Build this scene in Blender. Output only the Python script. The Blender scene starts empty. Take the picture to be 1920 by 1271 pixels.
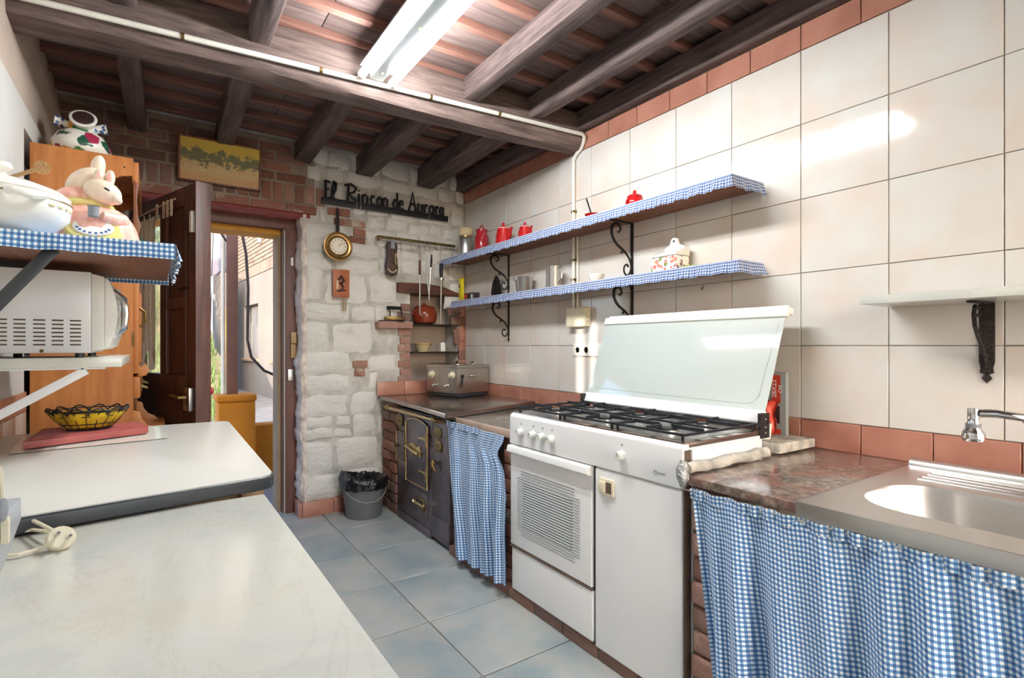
import bpy, bmesh, math, random
from mathutils import Vector, Matrix, noise
R = math.radians
random.seed(7)
sc = bpy.context.scene
COL = sc.collection
EXPO, SKYSTR, SUNSTR, TUBE = 1.65, 0.28, 2.2, 45.0

# ---------------------------------------------------------------- camera
F, HE, CX, HY = 982.0, 1.2, 960.0, 648.0
TH = math.atan(670.0 / F)
SN, CS = math.sin(TH), math.cos(TH)
cam = bpy.data.cameras.new('camera')
camo = bpy.data.objects.new('camera', cam)
COL.objects.link(camo)
camo.location = (0, 0, HE)
camo.rotation_euler = (R(90), 0, -TH)
cam.sensor_width = 36.0
cam.lens = F / 1920.0 * 36.0
cam.shift_y = (HY - 635.5) / 1920.0
cam.clip_start = 0.02
cam.clip_end = 200
sc.camera = camo

# ---------------------------------------------------------------- world, sun, exposure
sc.view_settings.view_transform = 'Standard'
sc.view_settings.look = 'None'
sc.view_settings.gamma = 1.0
sc.view_settings.use_curve_mapping = False
sc.view_settings.exposure = EXPO
sc.cycles.max_bounces = 12
sc.cycles.diffuse_bounces = 8
w = bpy.data.worlds.new('world')
sc.world = w
w.use_nodes = True
nt = w.node_tree
bg = nt.nodes['Background']
sky = nt.nodes.new('ShaderNodeTexSky')
sky.sky_type = 'NISHITA'
sky.sun_disc = False
sky.sun_elevation = R(32)
sky.sun_rotation = R(200)
sky.dust_density = 2.0
sky.air_density = 0.8
nt.links.new(sky.outputs[0], bg.inputs[0])
bg.inputs[1].default_value = SKYSTR
SUN_EL = 11.5
sd = Vector((0.72, 0.69, -math.tan(R(SUN_EL)))).normalized()
sun = bpy.data.lights.new('sun', 'SUN')
sun.energy = SUNSTR
sun.angle = R(0.6)
sun.color = (1.0, 0.92, 0.82)
suno = bpy.data.objects.new('sun', sun)
COL.objects.link(suno)
suno.location = (-8, -8, 6)
suno.rotation_euler = sd.to_track_quat('-Z', 'Y').to_euler()
def portal(name, loc, rot, sx, sy):
    l = bpy.data.lights.new(name, 'AREA')
    l.shape = 'RECTANGLE'; l.size = sx; l.size_y = sy
    l.cycles.is_portal = True
    o = bpy.data.objects.new(name, l); COL.objects.link(o)
    o.location = loc; o.rotation_euler = rot
portal('added_window_portal', (1.22, -1.74, 1.33), (R(90), 0, 0), 1.75, 2.16)  # sits in the rear window added for daylight
portal('added_side_portal', (-0.66, -0.22, 1.9), (0, R(-90), 0), 0.5, 0.32)  # sits in the side window added for the sun stripes
portal('door_portal', (0.36, 4.27, 1.02), (R(-90), 0, 0), 0.95, 2.05)

# ---------------------------------------------------------------- helpers
def px(x, y, X=None, Y=None, Z=None):
    """direction of a photo pixel, cut with a known plane of the room"""
    t = (x - CX) / F; u = (HY - y) / F
    r = (SN + t * CS, CS - t * SN, u)
    k = X / r[0] if X is not None else Y / r[1] if Y is not None else (Z - HE) / r[2]
    return Vector((r[0] * k, r[1] * k, HE + r[2] * k))

def lin(h):
    h = h.lstrip('#')
    o = []
    for i in (0, 2, 4):
        v = int(h[i:i + 2], 16) / 255
        o.append(v / 12.92 if v <= 0.04045 else ((v + 0.055) / 1.055) ** 2.4)
    return (*o, 1)

class G:
    def __init__(s, m):
        s.t = m.node_tree; s.n = s.t.nodes; s.l = s.t.links
    def new(s, k, **a):
        n = s.n.new(k)
        for x, v in a.items():
            if x in ('op', 'operation'): n.operation = v
            elif hasattr(n, x) and not x.startswith('i_'): setattr(n, x, v)
        return n
    def link(s, a, b): s.l.new(a, b)
    def math(s, op, a, b=None, clamp=False):
        n = s.n.new('ShaderNodeMath'); n.operation = op; n.use_clamp = clamp
        for i, v in enumerate((a, b)):
            if v is None: continue
            if isinstance(v, (int, float)): n.inputs[i].default_value = v
            else: s.l.new(v, n.inputs[i])
        return n.outputs[0]
    def mix(s, f, a, b, mode='MIX'):
        n = s.n.new('ShaderNodeMix'); n.data_type = 'RGBA'; n.blend_type = mode
        for i, v in ((0, f), (6, a), (7, b)):
            if isinstance(v, (int, float)): n.inputs[i].default_value = v
            elif isinstance(v, tuple): n.inputs[i].default_value = v
            else: s.l.new(v, n.inputs[i])
        return n.outputs[2]
    def ramp(s, f, stops):
        n = s.n.new('ShaderNodeValToRGB')
        e = n.color_ramp.elements
        while len(e) < len(stops): e.new(0.5)
        for k, (p, c) in enumerate(stops):
            e[k].position = p; e[k].color = c if isinstance(c, tuple) else (c, c, c, 1)
        s.l.new(f, n.inputs[0])
        return n.outputs[0]
    def coords(s, scale=(1, 1, 1), rnd=False, kind='Object'):
        tc = s.n.new('ShaderNodeTexCoord')
        mp = s.n.new('ShaderNodeMapping')
        mp.inputs['Scale'].default_value = scale
        s.l.new(tc.outputs[kind], mp.inputs[0])
        if rnd:
            oi = s.n.new('ShaderNodeObjectInfo')
            v = s.math('MULTIPLY', oi.outputs['Random'], 57.0)
            s.l.new(v, mp.inputs['Location'])
        return mp.outputs[0]
    def noise(s, vec, scale, detail=4, rough=0.55, dist=0.0):
        n = s.n.new('ShaderNodeTexNoise')
        n.inputs['Scale'].default_value = scale; n.inputs['Detail'].default_value = detail
        n.inputs['Roughness'].default_value = rough; n.inputs['Distortion'].default_value = dist
        s.l.new(vec, n.inputs['Vector'])
        return n.outputs[0]
    def bump(s, h, strength, dist=0.01):
        n = s.n.new('ShaderNodeBump')
        n.inputs['Strength'].default_value = strength; n.inputs['Distance'].default_value = dist
        s.l.new(h, n.inputs['Height'])
        s.l.new(n.outputs[0], s.n['Principled BSDF'].inputs['Normal'])

def newmat(name, rough=0.5, metal=0.0, base=None, **k):
    m = bpy.data.materials.new(name); m.use_nodes = True
    b = m.node_tree.nodes['Principled BSDF']
    b.inputs['Roughness'].default_value = rough
    b.inputs['Metallic'].default_value = metal
    if base: b.inputs['Base Color'].default_value = base
    for a, v in k.items():
        b.inputs[a.replace('_', ' ')].default_value = v
    return m, G(m), b

MATS = {}
def plain(name, col, rough=0.5, metal=0.0, var=0.12, scale=9.0, bump=0.0, bscale=60.0, rnd=False, stretch=(1, 1, 1), col2=None, **k):
    """colour with a soft procedural variation and optional fine relief"""
    m, g, b = newmat(name, rough, metal, **k)
    c = lin(col) if isinstance(col, str) else col
    c2 = (lin(col2) if isinstance(col2, str) else tuple(max(0, v * (1 - 2.2 * var)) for v in c[:3]) + (1,))
    v = g.coords(stretch, rnd)
    f = g.noise(v, scale, 5, 0.6)
    g.link(g.ramp(f, [(0.35, c), (0.72, c2)]), b.inputs['Base Color'])
    if bump:
        g.bump(g.noise(v, bscale, 4, 0.6), bump)
    MATS[name] = m
    return m

def wood(name, c1, c2, axis=1, rough=0.6, scale=9.0, bump=0.25, rnd=True, stretch=14.0):
    m, g, b = newmat(name, rough)
    s = [stretch] * 3; s[axis] = 1.0
    v = g.coords(tuple(s), rnd)
    f = g.noise(v, scale * 0.35, 6, 0.65, 0.4)
    f2 = g.noise(g.coords((3, 3, 3), rnd), 1.3, 3, 0.5)
    mix = g.math('ADD', g.math('MULTIPLY', f, 0.75), g.math('MULTIPLY', f2, 0.25))
    g.link(g.ramp(mix, [(0.36, lin(c2)), (0.62, lin(c1))]), b.inputs['Base Color'])
    if bump: g.bump(f, bump, 0.004)
    MATS[name] = m
    return m

def objrand(name, stops, rough=0.8, var=0.25, scale=14.0, bump=0.6, bscale=45.0, speck=None):
    """each piece takes its own tone by its object's random number"""
    m, g, b = newmat(name, rough)
    oi = g.n.new('ShaderNodeObjectInfo')
    base = g.ramp(oi.outputs['Random'], [(p, lin(c)) for p, c in stops])
    v = g.coords((1, 1, 1), True)
    f = g.noise(v, scale, 6, 0.65)
    c = g.mix(g.ramp(f, [(0.4, 0.0), (0.75, var)]), base, (0.05, 0.03, 0.025, 1))
    if speck:
        f3 = g.noise(v, 5.0, 5, 0.7)
        c = g.mix(g.ramp(f3, [(0.56, 0.0), (0.68, 0.85)]), c, lin(speck))
    g.link(c, b.inputs['Base Color'])
    g.bump(g.noise(v, bscale, 5, 0.7), bump, 0.006)
    MATS[name] = m
    return m

def gingham(name, period=0.013, dark='#1f5a96', mid='#6d9ec8', white='#eef1f2'):
    m, g, b = newmat(name, 0.9)
    tc = g.n.new('ShaderNodeTexCoord')
    sp = g.n.new('ShaderNodeSeparateXYZ'); g.link(tc.outputs['UV'], sp.inputs[0])
    st = []
    for i in (0, 1):
        fr = g.math('FRACT', g.math('MULTIPLY', sp.outputs[i], 1.0 / period))
        st.append(g.math('GREATER_THAN', fr, 0.5))
    s = g.math('MULTIPLY', g.math('ADD', st[0], st[1]), 0.5)
    n = g.n.new('ShaderNodeValToRGB'); n.color_ramp.interpolation = 'CONSTANT'
    e = n.color_ramp.elements; e.new(0.5)
    for k, (p, c) in enumerate(((0, white), (0.25, mid), (0.75, dark))):
        e[k].position = p; e[k].color = lin(c)
    g.link(s, n.inputs[0])
    f = g.noise(g.coords((1, 1, 1)), 12, 3)
    c = g.mix(g.math('MULTIPLY', f, 0.12), n.outputs[0], lin('#dfe3e6'))
    g.link(c, b.inputs['Base Color'])
    b.inputs['Sheen Weight'].default_value = 0.2
    MATS[name] = m

# ---- mesh builder -------------------------------------------------
class MB:
    def __init__(s):
        s.v = []; s.f = []; s.uv = {}; s.fm = []
        s.cur = 0
    def add(s, vs, fs):
        o = len(s.v)
        s.v += [Vector(p) for p in vs]
        s.f += [tuple(i + o for i in f) for f in fs]
        s.fm += [s.cur] * len(fs)
        return o
    def box(s, x0, x1, y0, y1, z0, z1):
        x0, x1 = sorted((x0, x1)); y0, y1 = sorted((y0, y1)); z0, z1 = sorted((z0, z1))
        s.add([(x0, y0, z0), (x1, y0, z0), (x1, y1, z0), (x0, y1, z0), (x0, y0, z1), (x1, y0, z1), (x1, y1, z1), (x0, y1, z1)],
              [(0, 3, 2, 1), (4, 5, 6, 7), (0, 1, 5, 4), (1, 2, 6, 5), (2, 3, 7, 6), (3, 0, 4, 7)])
        return s
    def hexa(s, pts):
        s.add(pts, [(0, 3, 2, 1), (4, 5, 6, 7), (0, 1, 5, 4), (1, 2, 6, 5), (2, 3, 7, 6), (3, 0, 4, 7)])
        return s
    def prism(s, poly, axis, a0, a1):
        """polygon in the two other axes (in xyz order), extruded along axis"""
        n = len(poly)
        def P(p, a):
            return (a, p[0], p[1]) if axis == 0 else (p[0], a, p[1]) if axis == 1 else (p[0], p[1], a)
        s.add([P(p, a0) for p in poly] + [P(p, a1) for p in poly],
              [tuple(range(n))[::-1], tuple(range(n, 2 * n))] + [(i, (i + 1) % n, n + (i + 1) % n, n + i) for i in range(n)])
        return s
    def cyl(s, p0, p1, r0, r1=None, n=16, caps=True):
        return s.tube([p0, p1], [r0, r0 if r1 is None else r1], n, caps)
    def tube(s, path, r, n=8, caps=True, closed=False, flat=1.0):
        path = [Vector(p) for p in path]
        m = len(path)
        rs = r if isinstance(r, (list, tuple)) else [r] * m
        d0 = (path[1] - path[0]).normalized()
        up = Vector((0, 0, 1)) if abs(d0.z) < 0.9 else Vector((1, 0, 0))
        a = d0.cross(up).normalized(); vs = []
        for i, p in enumerate(path):
            if closed: d = path[(i + 1) % m] - path[i - 1]
            else: d = path[min(i + 1, m - 1)] - path[max(i - 1, 0)]
            if d.length < 1e-9: d = d0
            d = d.normalized()
            a = (a - d * a.dot(d))
            a = a.normalized() if a.length > 1e-6 else d.orthogonal().normalized()
            bb = d.cross(a)
            for k in range(n):
                t = 2 * math.pi * k / n
                vs.append(p + a * math.cos(t) * rs[i] + bb * math.sin(t) * rs[i] * flat)
        fs = []
        for i in range(m if closed else m - 1):
            j = (i + 1) % m
            for k in range(n):
                k2 = (k + 1) % n
                fs.append((i * n + k, i * n + k2, j * n + k2, j * n + k))
        if caps and not closed:
            fs.append(tuple(range(n))[::-1]); fs.append(tuple((m - 1) * n + k for k in range(n)))
        s.add(vs, fs); return s
    def lathe(s, prof, c=(0, 0, 0), n=24, sx=1.0, sy=1.0, M=None):
        c = Vector(c); vs = []; fs = []
        m = len(prof)
        for r, z in prof:
            for k in range(n):
                t = 2 * math.pi * k / n
                p = Vector((r * math.cos(t) * sx, r * math.sin(t) * sy, z))
                if M is not None: p = M @ p
                vs.append(p + c)
        for i in range(m - 1):
            for k in range(n):
                k2 = (k + 1) % n
                fs.append((i * n + k, i * n + k2, (i + 1) * n + k2, (i + 1) * n + k))
        if prof[0][0] > 1e-5: fs.append(tuple(range(n))[::-1])
        if prof[-1][0] > 1e-5: fs.append(tuple((m - 1) * n + k for k in range(n)))
        s.add(vs, fs); return s
    def ball(s, c, rx, ry=None, rz=None, n=16, m=10, M=None):
        ry = rx if ry is None else ry; rz = rx if rz is None else rz
        pr = [(max(math.sin(math.pi * i / m), 1e-6), -math.cos(math.pi * i / m)) for i in range(m + 1)]
        S = Matrix.Diagonal((rx, ry, rz))
        return s.lathe(pr, c, n, M=(M @ S) if M is not None else S)
    def sheet(s, fn, nu, nv, uvs=(1, 1)):
        vs = []; fs = []
        o = len(s.v)
        for j in range(nv + 1):
            for i in range(nu + 1):
                q = fn(i / nu, j / nv)
                if len(q) == 2:
                    p, uv = q
                    s.uv[o + len(vs)] = uv
                else:
                    p = q; s.uv[o + len(vs)] = (i / nu * uvs[0], j / nv * uvs[1])
                vs.append(p)
        for j in range(nv):
            for i in range(nu):
                a = j * (nu + 1) + i
                fs.append((a, a + 1, a + nu + 2, a + nu + 1))
        s.add(vs, fs); return s
    def mesh(s, name, off=None, bev=0.0, seg=2, smooth=True, ang=38, weld=False):
        off = Vector(off) if off is not None else Vector()
        me = bpy.data.meshes.new(name)
        me.from_pydata([tuple(p - off) for p in s.v], [], s.f)
        if s.uv:
            ul = me.uv_layers.new(name='UVMap')
            for lp in me.loops:
                ul.data[lp.index].uv = s.uv.get(lp.vertex_index, (0, 0))
        if any(s.fm):
            me.polygons.foreach_set('material_index', s.fm)
        bm = bmesh.new(); bm.from_mesh(me)
        if not s.uv or weld:
            bmesh.ops.remove_doubles(bm, verts=bm.verts, dist=1e-5)
            bmesh.ops.recalc_face_normals(bm, faces=bm.faces)
        if bev:
            ed = [e for e in bm.edges if len(e.link_faces) == 2 and e.calc_face_angle(0) > R(30)]
            bmesh.ops.bevel(bm, geom=ed, offset=bev, segments=seg, affect='EDGES', profile=0.6, clamp_overlap=True)
        bm.to_mesh(me); bm.free()
        if smooth and len(me.polygons):
            me.polygons.foreach_set('use_smooth', [True] * len(me.polygons))
            me.set_sharp_from_angle(angle=R(ang))
        return me

def wloc(o):
    p = Vector()
    while o is not None:
        p += o.location; o = o.parent
    return p
def obj(name, mb, mat, parent=None, bev=0.0, seg=2, world=True, smooth=True, ang=38, loc=None, weld=False):
    """link one mesh object; vertices are given in room coordinates (or local to the parent with world=False)"""
    off = wloc(parent) if (parent is not None and world) else None
    if loc is not None: off = (off if off is not None else Vector()) + (Vector(loc) - off if (off is not None) else Vector(loc))
    me = mb.mesh(name, off, bev, seg, smooth, ang, weld)
    for m in (mat if isinstance(mat, (list, tuple)) else [mat]):
        me.materials.append(MATS[m])
    o = bpy.data.objects.new(name, me); COL.objects.link(o)
    if parent is not None:
        o.parent = parent
    elif loc is not None:
        o.location = loc
    if parent is not None and loc is not None:
        o.location = Vector(loc) - wloc(parent)
    return o
def tag(o, label=None, cat=None, group=None, kind=None):
    if label: o['label'] = label
    if cat: o['category'] = cat
    if group: o['group'] = group
    if kind: o['kind'] = kind
    return o
def thing(name, loc, label, cat, group=None, rz=0.0, kind=None):
    o = bpy.data.objects.new(name, None); COL.objects.link(o)
    o.location = loc; o.rotation_euler = (0, 0, rz); o.empty_display_size = 0.05
    return tag(o, label, cat, group, kind)
def inst(me, name, parent, loc, rot=None):
    o = bpy.data.objects.new(name, me); COL.objects.link(o)
    o.parent = parent
    o.location = Vector(loc) - (wloc(parent) if parent is not None else Vector())
    if rot: o.rotation_euler = rot
    return o
def bx(x0, x1, y0, y1, z0, z1): return MB().box(x0, x1, y0, y1, z0, z1)
def text(name, body, size, mat, parent, loc, rot, ext=0.0004, bold=0.0, align='CENTER'):
    cu = bpy.data.curves.new(name, 'FONT')
    cu.body = body; cu.size = size; cu.extrude = ext; cu.offset = bold
    cu.align_x = align; cu.align_y = 'CENTER'
    cu.materials.append(MATS[mat])
    tmp = bpy.data.objects.new(name, cu); COL.objects.link(tmp)
    me = bpy.data.meshes.new_from_object(tmp.evaluated_get(bpy.context.evaluated_depsgraph_get()))
    bpy.data.objects.remove(tmp); bpy.data.curves.remove(cu)
    o = bpy.data.objects.new(name, me); COL.objects.link(o)
    o.parent = parent
    o.location = Vector(loc) - (wloc(parent) if parent else Vector()); o.rotation_euler = rot
    return o
# ---------------------------------------------------------------- materials
def tile_mat(name, base, cloud, amt, rough, scale=5.0, bump=0.02, rnd=True, cloud2=None):
    m, g, b = newmat(name, rough)
    v = g.coords((1, 1, 1), rnd)
    f = g.noise(v, scale, 4, 0.5)
    c = g.mix(g.ramp(f, [(0.4, 0.0), (0.7, amt)]), lin(base), lin(cloud))
    if cloud2:
        f2 = g.noise(v, scale * 2.3, 6, 0.7)
        c = g.mix(g.ramp(f2, [(0.45, 0.0), (0.72, 0.5)]), c, lin(cloud2))
    g.link(c, b.inputs['Base Color'])
    if bump: g.bump(g.noise(v, 6.0, 2), bump, 0.01)
    MATS[name] = m
    return m, g, b
tile_mat('white_tile', '#d3d0ca', '#d3c1b3', 0.8, 0.085, 4.0)
tile_mat('red_tile', '#b67f6c', '#a06856', 0.9, 0.28, 7.0, 0.05)
m, g, b = tile_mat('floor_tile', '#abafab', '#82949a', 0.95, 0.34, 3.5, 0.05, True, '#b3aa9d')
plain('grout', '#cfc7ba', 0.9, var=0.1)
plain('floor_grout', '#9a958d', 0.9, var=0.1)
plain('grout_red', '#c9ab93', 0.9, var=0.1)
# white painted rubble stone
m, g, b = newmat('painted_stone', 0.75)
v = g.coords((1, 1, 1), True)
f = g.noise(v, 7, 6, 0.65)
c = g.ramp(f, [(0.3, lin('#e6e4de')), (0.6, lin('#dddad3')), (0.8, lin('#bdb7ae'))])
f2 = g.noise(v, 21, 5, 0.7)
c = g.mix(g.ramp(f2, [(0.66, 0.0), (0.76, 0.55)]), c, lin('#8d857c'))
g.link(c, b.inputs['Base Color'])
hb = g.math('ADD', g.noise(g.coords((1, 1, 2.2), True), 9, 6, 0.6, 0.6), g.math('MULTIPLY', g.noise(v, 55, 4, 0.6), 0.25))
g.bump(hb, 0.75, 0.02)
MATS['painted_stone'] = m
plain('stone_joint', '#d3cfc7', 0.85, var=0.2, bump=0.8, bscale=25)
plain('plaster_white', '#d2d0ca', 0.85, var=0.06, scale=3, bump=0.25, bscale=12)
plain('plaster_edge', '#f4e6da', 0.85, var=0.2, scale=18, bump=1.0, bscale=28)
plain('plaster_beige', '#c6b3a3', 0.85, var=0.12, scale=3, bump=0.4, bscale=18)
objrand('brick', [(0.0, '#8c5a4a'), (0.35, '#a5705c'), (0.7, '#7d5145'), (1.0, '#b08672')], bump=0.8, speck='#c9b8a8')
objrand('brick_dark', [(0.0, '#775a50'), (0.5, '#8f6a5d'), (1.0, '#806860')], bump=0.8, speck='#8d7566')
objrand('brick_rough', [(0.0, '#96675a'), (0.4, '#ad8576'), (1.0, '#a07d70')], bump=1.0, bscale=30, speck='#cbb09c')
plain('mortar', '#a89684', 0.95, var=0.2, bump=0.8, bscale=40)
plain('mortar_dark', '#7d6c5f', 0.95, var=0.25, bump=0.8, bscale=40)
wood('beam_wood', '#806d66', '#4a3b37', 0, 0.75, 9, 0.6)
wood('joist_wood', '#6f5d59', '#3b2f2e', 1, 0.75, 9, 0.6)
wood('board_wood', '#84706a', '#5a4845', 0, 0.8, 8, 0.5)
wood('batten_wood', '#93685a', '#6d4a40', 0, 0.75, 8, 0.35)
wood('door_wood', '#6e4a40', '#48312b', 2, 0.45, 9, 0.3)
wood('frame_wood', '#7c5349', '#613f36', 2, 0.5, 9, 0.3)
wood('pine', '#c88246', '#a9642f', 2, 0.42, 8, 0.12, stretch=9)
wood('pine_dark', '#8a4f2c', '#5c311d', 2, 0.4, 8, 0.12)
wood('shelf_wood', '#8b5a42', '#6a3f2d', 1, 0.5, 8, 0.15)
wood('old_wood', '#6d4234', '#45291f', 0, 0.75, 8, 0.6)
wood('pale_wood', '#c2a070', '#a07f52', 2, 0.55, 8, 0.2)
plain('pink_paint', '#b5655c', 0.6, var=0.15, scale=8)
plain('red_edge', '#8e3b36', 0.6, var=0.15)
plain('white_enamel', '#ededec', 0.22, var=0.015, scale=2)
plain('cream_plastic', '#e6dcc0', 0.4, var=0.05)
plain('white_plastic', '#eeebe2', 0.38, var=0.03)
plain('conduit_white', '#e9e6da', 0.4, var=0.06)
plain('knob_white', '#dfe1da', 0.3, var=0.03)
plain('oven_line', '#7d8788', 0.35, var=0.03)
plain('dark_gap', '#2a2522', 0.8, var=0.1)
plain('seam_brown', '#6a5748', 0.7, var=0.2)
plain('cast_black', '#23242a', 0.45, 0.3, var=0.2, scale=20, bump=0.3, bscale=80)
plain('iron_black', '#2f2b2a', 0.5, 0.6, var=0.25, scale=20, bump=0.4, bscale=90)
plain('iron_hammered', '#4a4342', 0.45, 0.7, var=0.35, scale=120, bump=1.0, bscale=160)
plain('range_iron', '#76686a', 0.36, 0.5, var=0.25, scale=8, bump=0.25, bscale=60)
plain('brass', '#c2a878', 0.3, 0.85, var=0.15, scale=20)
plain('brass_dull', '#8d7346', 0.4, 0.8, var=0.25, scale=20)
plain('steel', '#cfcdc9', 0.3, 0.95, var=0.05, scale=4)
plain('steel_brushed', '#bfb6ad', 0.3, 0.95, var=0.08, scale=3, stretch=(1, 8, 8))
plain('steel_plate', '#a89c94', 0.2, 0.9, var=0.15, scale=4)
plain('aluminium', '#c9c9c6', 0.33, 0.9, var=0.06)
plain('chrome', '#e2e2e2', 0.14, 1.0, var=0.02)
plain('lid_glass', '#bfc8c4', 0.06, var=0.01, scale=2, Coat_Weight=0.5)
plain('red_enamel', '#c31f22', 0.16, var=0.06)
plain('red_dark_enamel', '#b02a33', 0.2, var=0.08)
plain('terracotta', '#8d3d26', 0.22, var=0.12, scale=8)
plain('white_ceramic', '#efede5', 0.15, var=0.02)
plain('cream_ceramic', '#e6d3a6', 0.3, var=0.05)
plain('yellow_box', '#e8d21e', 0.4, var=0.04)
plain('black_box', '#3a3336', 0.4, var=0.15, scale=40)
plain('red_print', '#d5442f', 0.4, var=0.05)
plain('white_print', '#f2ede6', 0.5, var=0.02)
plain('blue_print', '#3c5f9e', 0.4, var=0.02)
plain('grey_card', '#9aa09d', 0.45, var=0.06)
plain('grey_plastic', '#77787a', 0.45, var=0.12, scale=12)
plain('bin_liner', '#14151a', 0.22, var=0.2, scale=18, bump=1.0, bscale=28)
plain('grey_paint', '#aeb2b8', 0.4, var=0.05)
plain('black_edge', '#3b3e40', 0.35, var=0.1)
plain('laminate', '#d9d7cf', 0.28, var=0.02, scale=2)
plain('clear_film', '#e8e6da', 0.15, var=0.02)
plain('board_red', '#b45b55', 0.5, var=0.12, scale=20)
plain('yellow_cloth', '#e0b81c', 0.8, var=0.25, scale=25, bump=0.4, bscale=60)
plain('edge_pink', '#c4a896', 0.6, var=0.1)
plain('housing_grey', '#4a4d4c', 0.4, var=0.05)
plain('lace', '#dfcba6', 0.9, var=0.15, scale=40, bump=0.6, bscale=200)
plain('macrame', '#e6d3b6', 0.9, var=0.15, scale=40)
plain('ochre_wall', '#d08010', 0.75, var=0.1, scale=5, bump=0.3, bscale=20)
plain('ochre_beam', '#e3a23a', 0.7, var=0.1, scale=6)
plain('post_paint', '#7d5648', 0.6, var=0.12)
plain('facade', '#8f877f', 0.9, var=0.1, scale=0.8, bump=0.3, bscale=14)
plain('facade_blank', '#868483', 0.9, var=0.16, scale=1.5)
plain('facade_trim', '#a88d70', 0.85, var=0.1)
objrand('facade_brick', [(0, '#8f7c6b'), (0.5, '#978778'), (1, '#846f5f')], bump=0.3, var=0.1)
plain('facade_joint', '#5d5048', 0.95, var=0.1)
plain('terrace', '#96928d', 0.8, var=0.12, scale=3)
plain('laundry', '#9d9699', 0.9, var=0.08)
plain('cable', '#4b3b35', 0.6, var=0.1)
plain('foil', '#d0cfcb', 0.25, 0.9, var=0.3, scale=60, bump=1.0, bscale=70)
plain('crust', '#cfc8ba', 0.9, var=0.25, scale=20, bump=1.0, bscale=50)
plain('green_plastic', '#9bc24a', 0.5, var=0.1)
plain('dark_green', '#22413c', 0.5, var=0.2)
plain('sharpening', '#b7b2aa', 0.35, 0.9, var=0.1)
plain('leather_dark', '#4a3230', 0.5, var=0.3, scale=18)
plain('plaque_orange', '#b9663a', 0.45, var=0.2, scale=10)
plain('copper_gold', '#b08a55', 0.32, 0.85, var=0.2, scale=14)
plain('dial_white', '#e9e2d2', 0.4, var=0.05)
plain('mouse_skin', '#e9d5bd', 0.25, var=0.12, scale=25)
plain('mouse_pink', '#e8a08e', 0.3, var=0.0, scale=60, stretch=(1, 1, 0.08), col2='#f3cfc2')
plain('mouse_yellow', '#e8dc8c', 0.3, var=0.1, scale=30)
plain('lead_grey', '#8a8f93', 0.4, var=0.1)
m, g, b = newmat('granite', 0.16)
v = g.coords()
f = g.noise(v, 38, 8, 0.75); f2 = g.noise(v, 9, 4, 0.6)
c = g.ramp(f, [(0.36, lin('#4a4340')), (0.5, lin('#77695f')), (0.64, lin('#a28d80'))])
c = g.mix(g.ramp(f2, [(0.48, 0.0), (0.66, 0.6)]), c, lin('#8b564a'))
g.link(c, b.inputs['Base Color']); MATS['granite'] = m
m, g, b = newmat('granite_grey', 0.15)
v = g.coords()
f = g.noise(v, 30, 8, 0.7)
g.link(g.ramp(f, [(0.36, lin('#6b635b')), (0.6, lin('#8f877c'))]), b.inputs['Base Color']); MATS['granite_grey'] = m
m, g, b = newmat('marble', 0.18)
v = g.coords()
f = g.noise(v, 2.2, 7, 0.6, 1.2)
c = g.ramp(f, [(0.38, lin('#cfd1ca')), (0.5, lin('#d9d9d0')), (0.66, lin('#d8d5c5'))])
vein = g.noise(g.coords((1.6, 0.5, 1)), 3.1, 6, 0.65, 2.0)
vd = g.math('ABSOLUTE', g.math('SUBTRACT', vein, 0.5))
c = g.mix(g.ramp(vd, [(0.0, 0.16), (0.02, 0.0)]), c, lin('#b0aa92'))
f3 = g.noise(v, 6.5, 6, 0.7)
c = g.mix(g.ramp(f3, [(0.63, 0.0), (0.78, 0.5)]), c, lin('#c2ad7c'))
f4 = g.noise(v, 3.3, 5, 0.6, 0.8)
c = g.mix(g.ramp(f4, [(0.52, 0.0), (0.72, 0.35)]), c, lin('#c4cbc0'))
g.link(c, b.inputs['Base Color']); MATS['marble'] = m
# printed landscape: sky over dark tree masses over pale houses
m, g, b = newmat('landscape_print', 0.35)
tc = g.n.new('ShaderNodeTexCoord'); sp = g.n.new('ShaderNodeSeparateXYZ'); g.link(tc.outputs['UV'], sp.inputs[0])
uvv = g.coords((1.7, 1, 1), False, 'UV')
n1 = g.noise(uvv, 4.2, 7, 0.7); n2 = g.noise(uvv, 22, 5, 0.7); n3 = g.noise(uvv, 3.0, 3)
band = g.math('SUBTRACT', 1.0, g.math('MULTIPLY', g.math('ABSOLUTE', g.math('SUBTRACT', sp.outputs[1], 0.60)), 3.3), True)
tree = g.math('ADD', g.math('MULTIPLY', n1, 1.15), g.math('MULTIPLY', band, 0.32))
c = g.mix(g.ramp(sp.outputs[1], [(0.42, 0.0), (0.55, 1.0)]), lin('#cfa967'), lin('#dcb94a'))
c = g.mix(g.ramp(n2, [(0.47, 0.0), (0.55, 0.8)]), c, lin('#e7cf97'))
c = g.mix(g.ramp(sp.outputs[1], [(0.62, 0.0), (0.75, 1.0)]), c, lin('#d9b63c'))
c = g.mix(g.ramp(g.math('MULTIPLY', g.math('SUBTRACT', 0.45, sp.outputs[1]), n2), [(0.08, 0.0), (0.16, 0.6)]), c, lin('#b8763a'))
c = g.mix(g.ramp(tree, [(0.72, 0.0), (0.79, 0.9)]), c, g.mix(n2, lin('#2f3a2c'), lin('#6d7040')))
g.link(c, b.inputs['Base Color']); MATS['landscape_print'] = m
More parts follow.
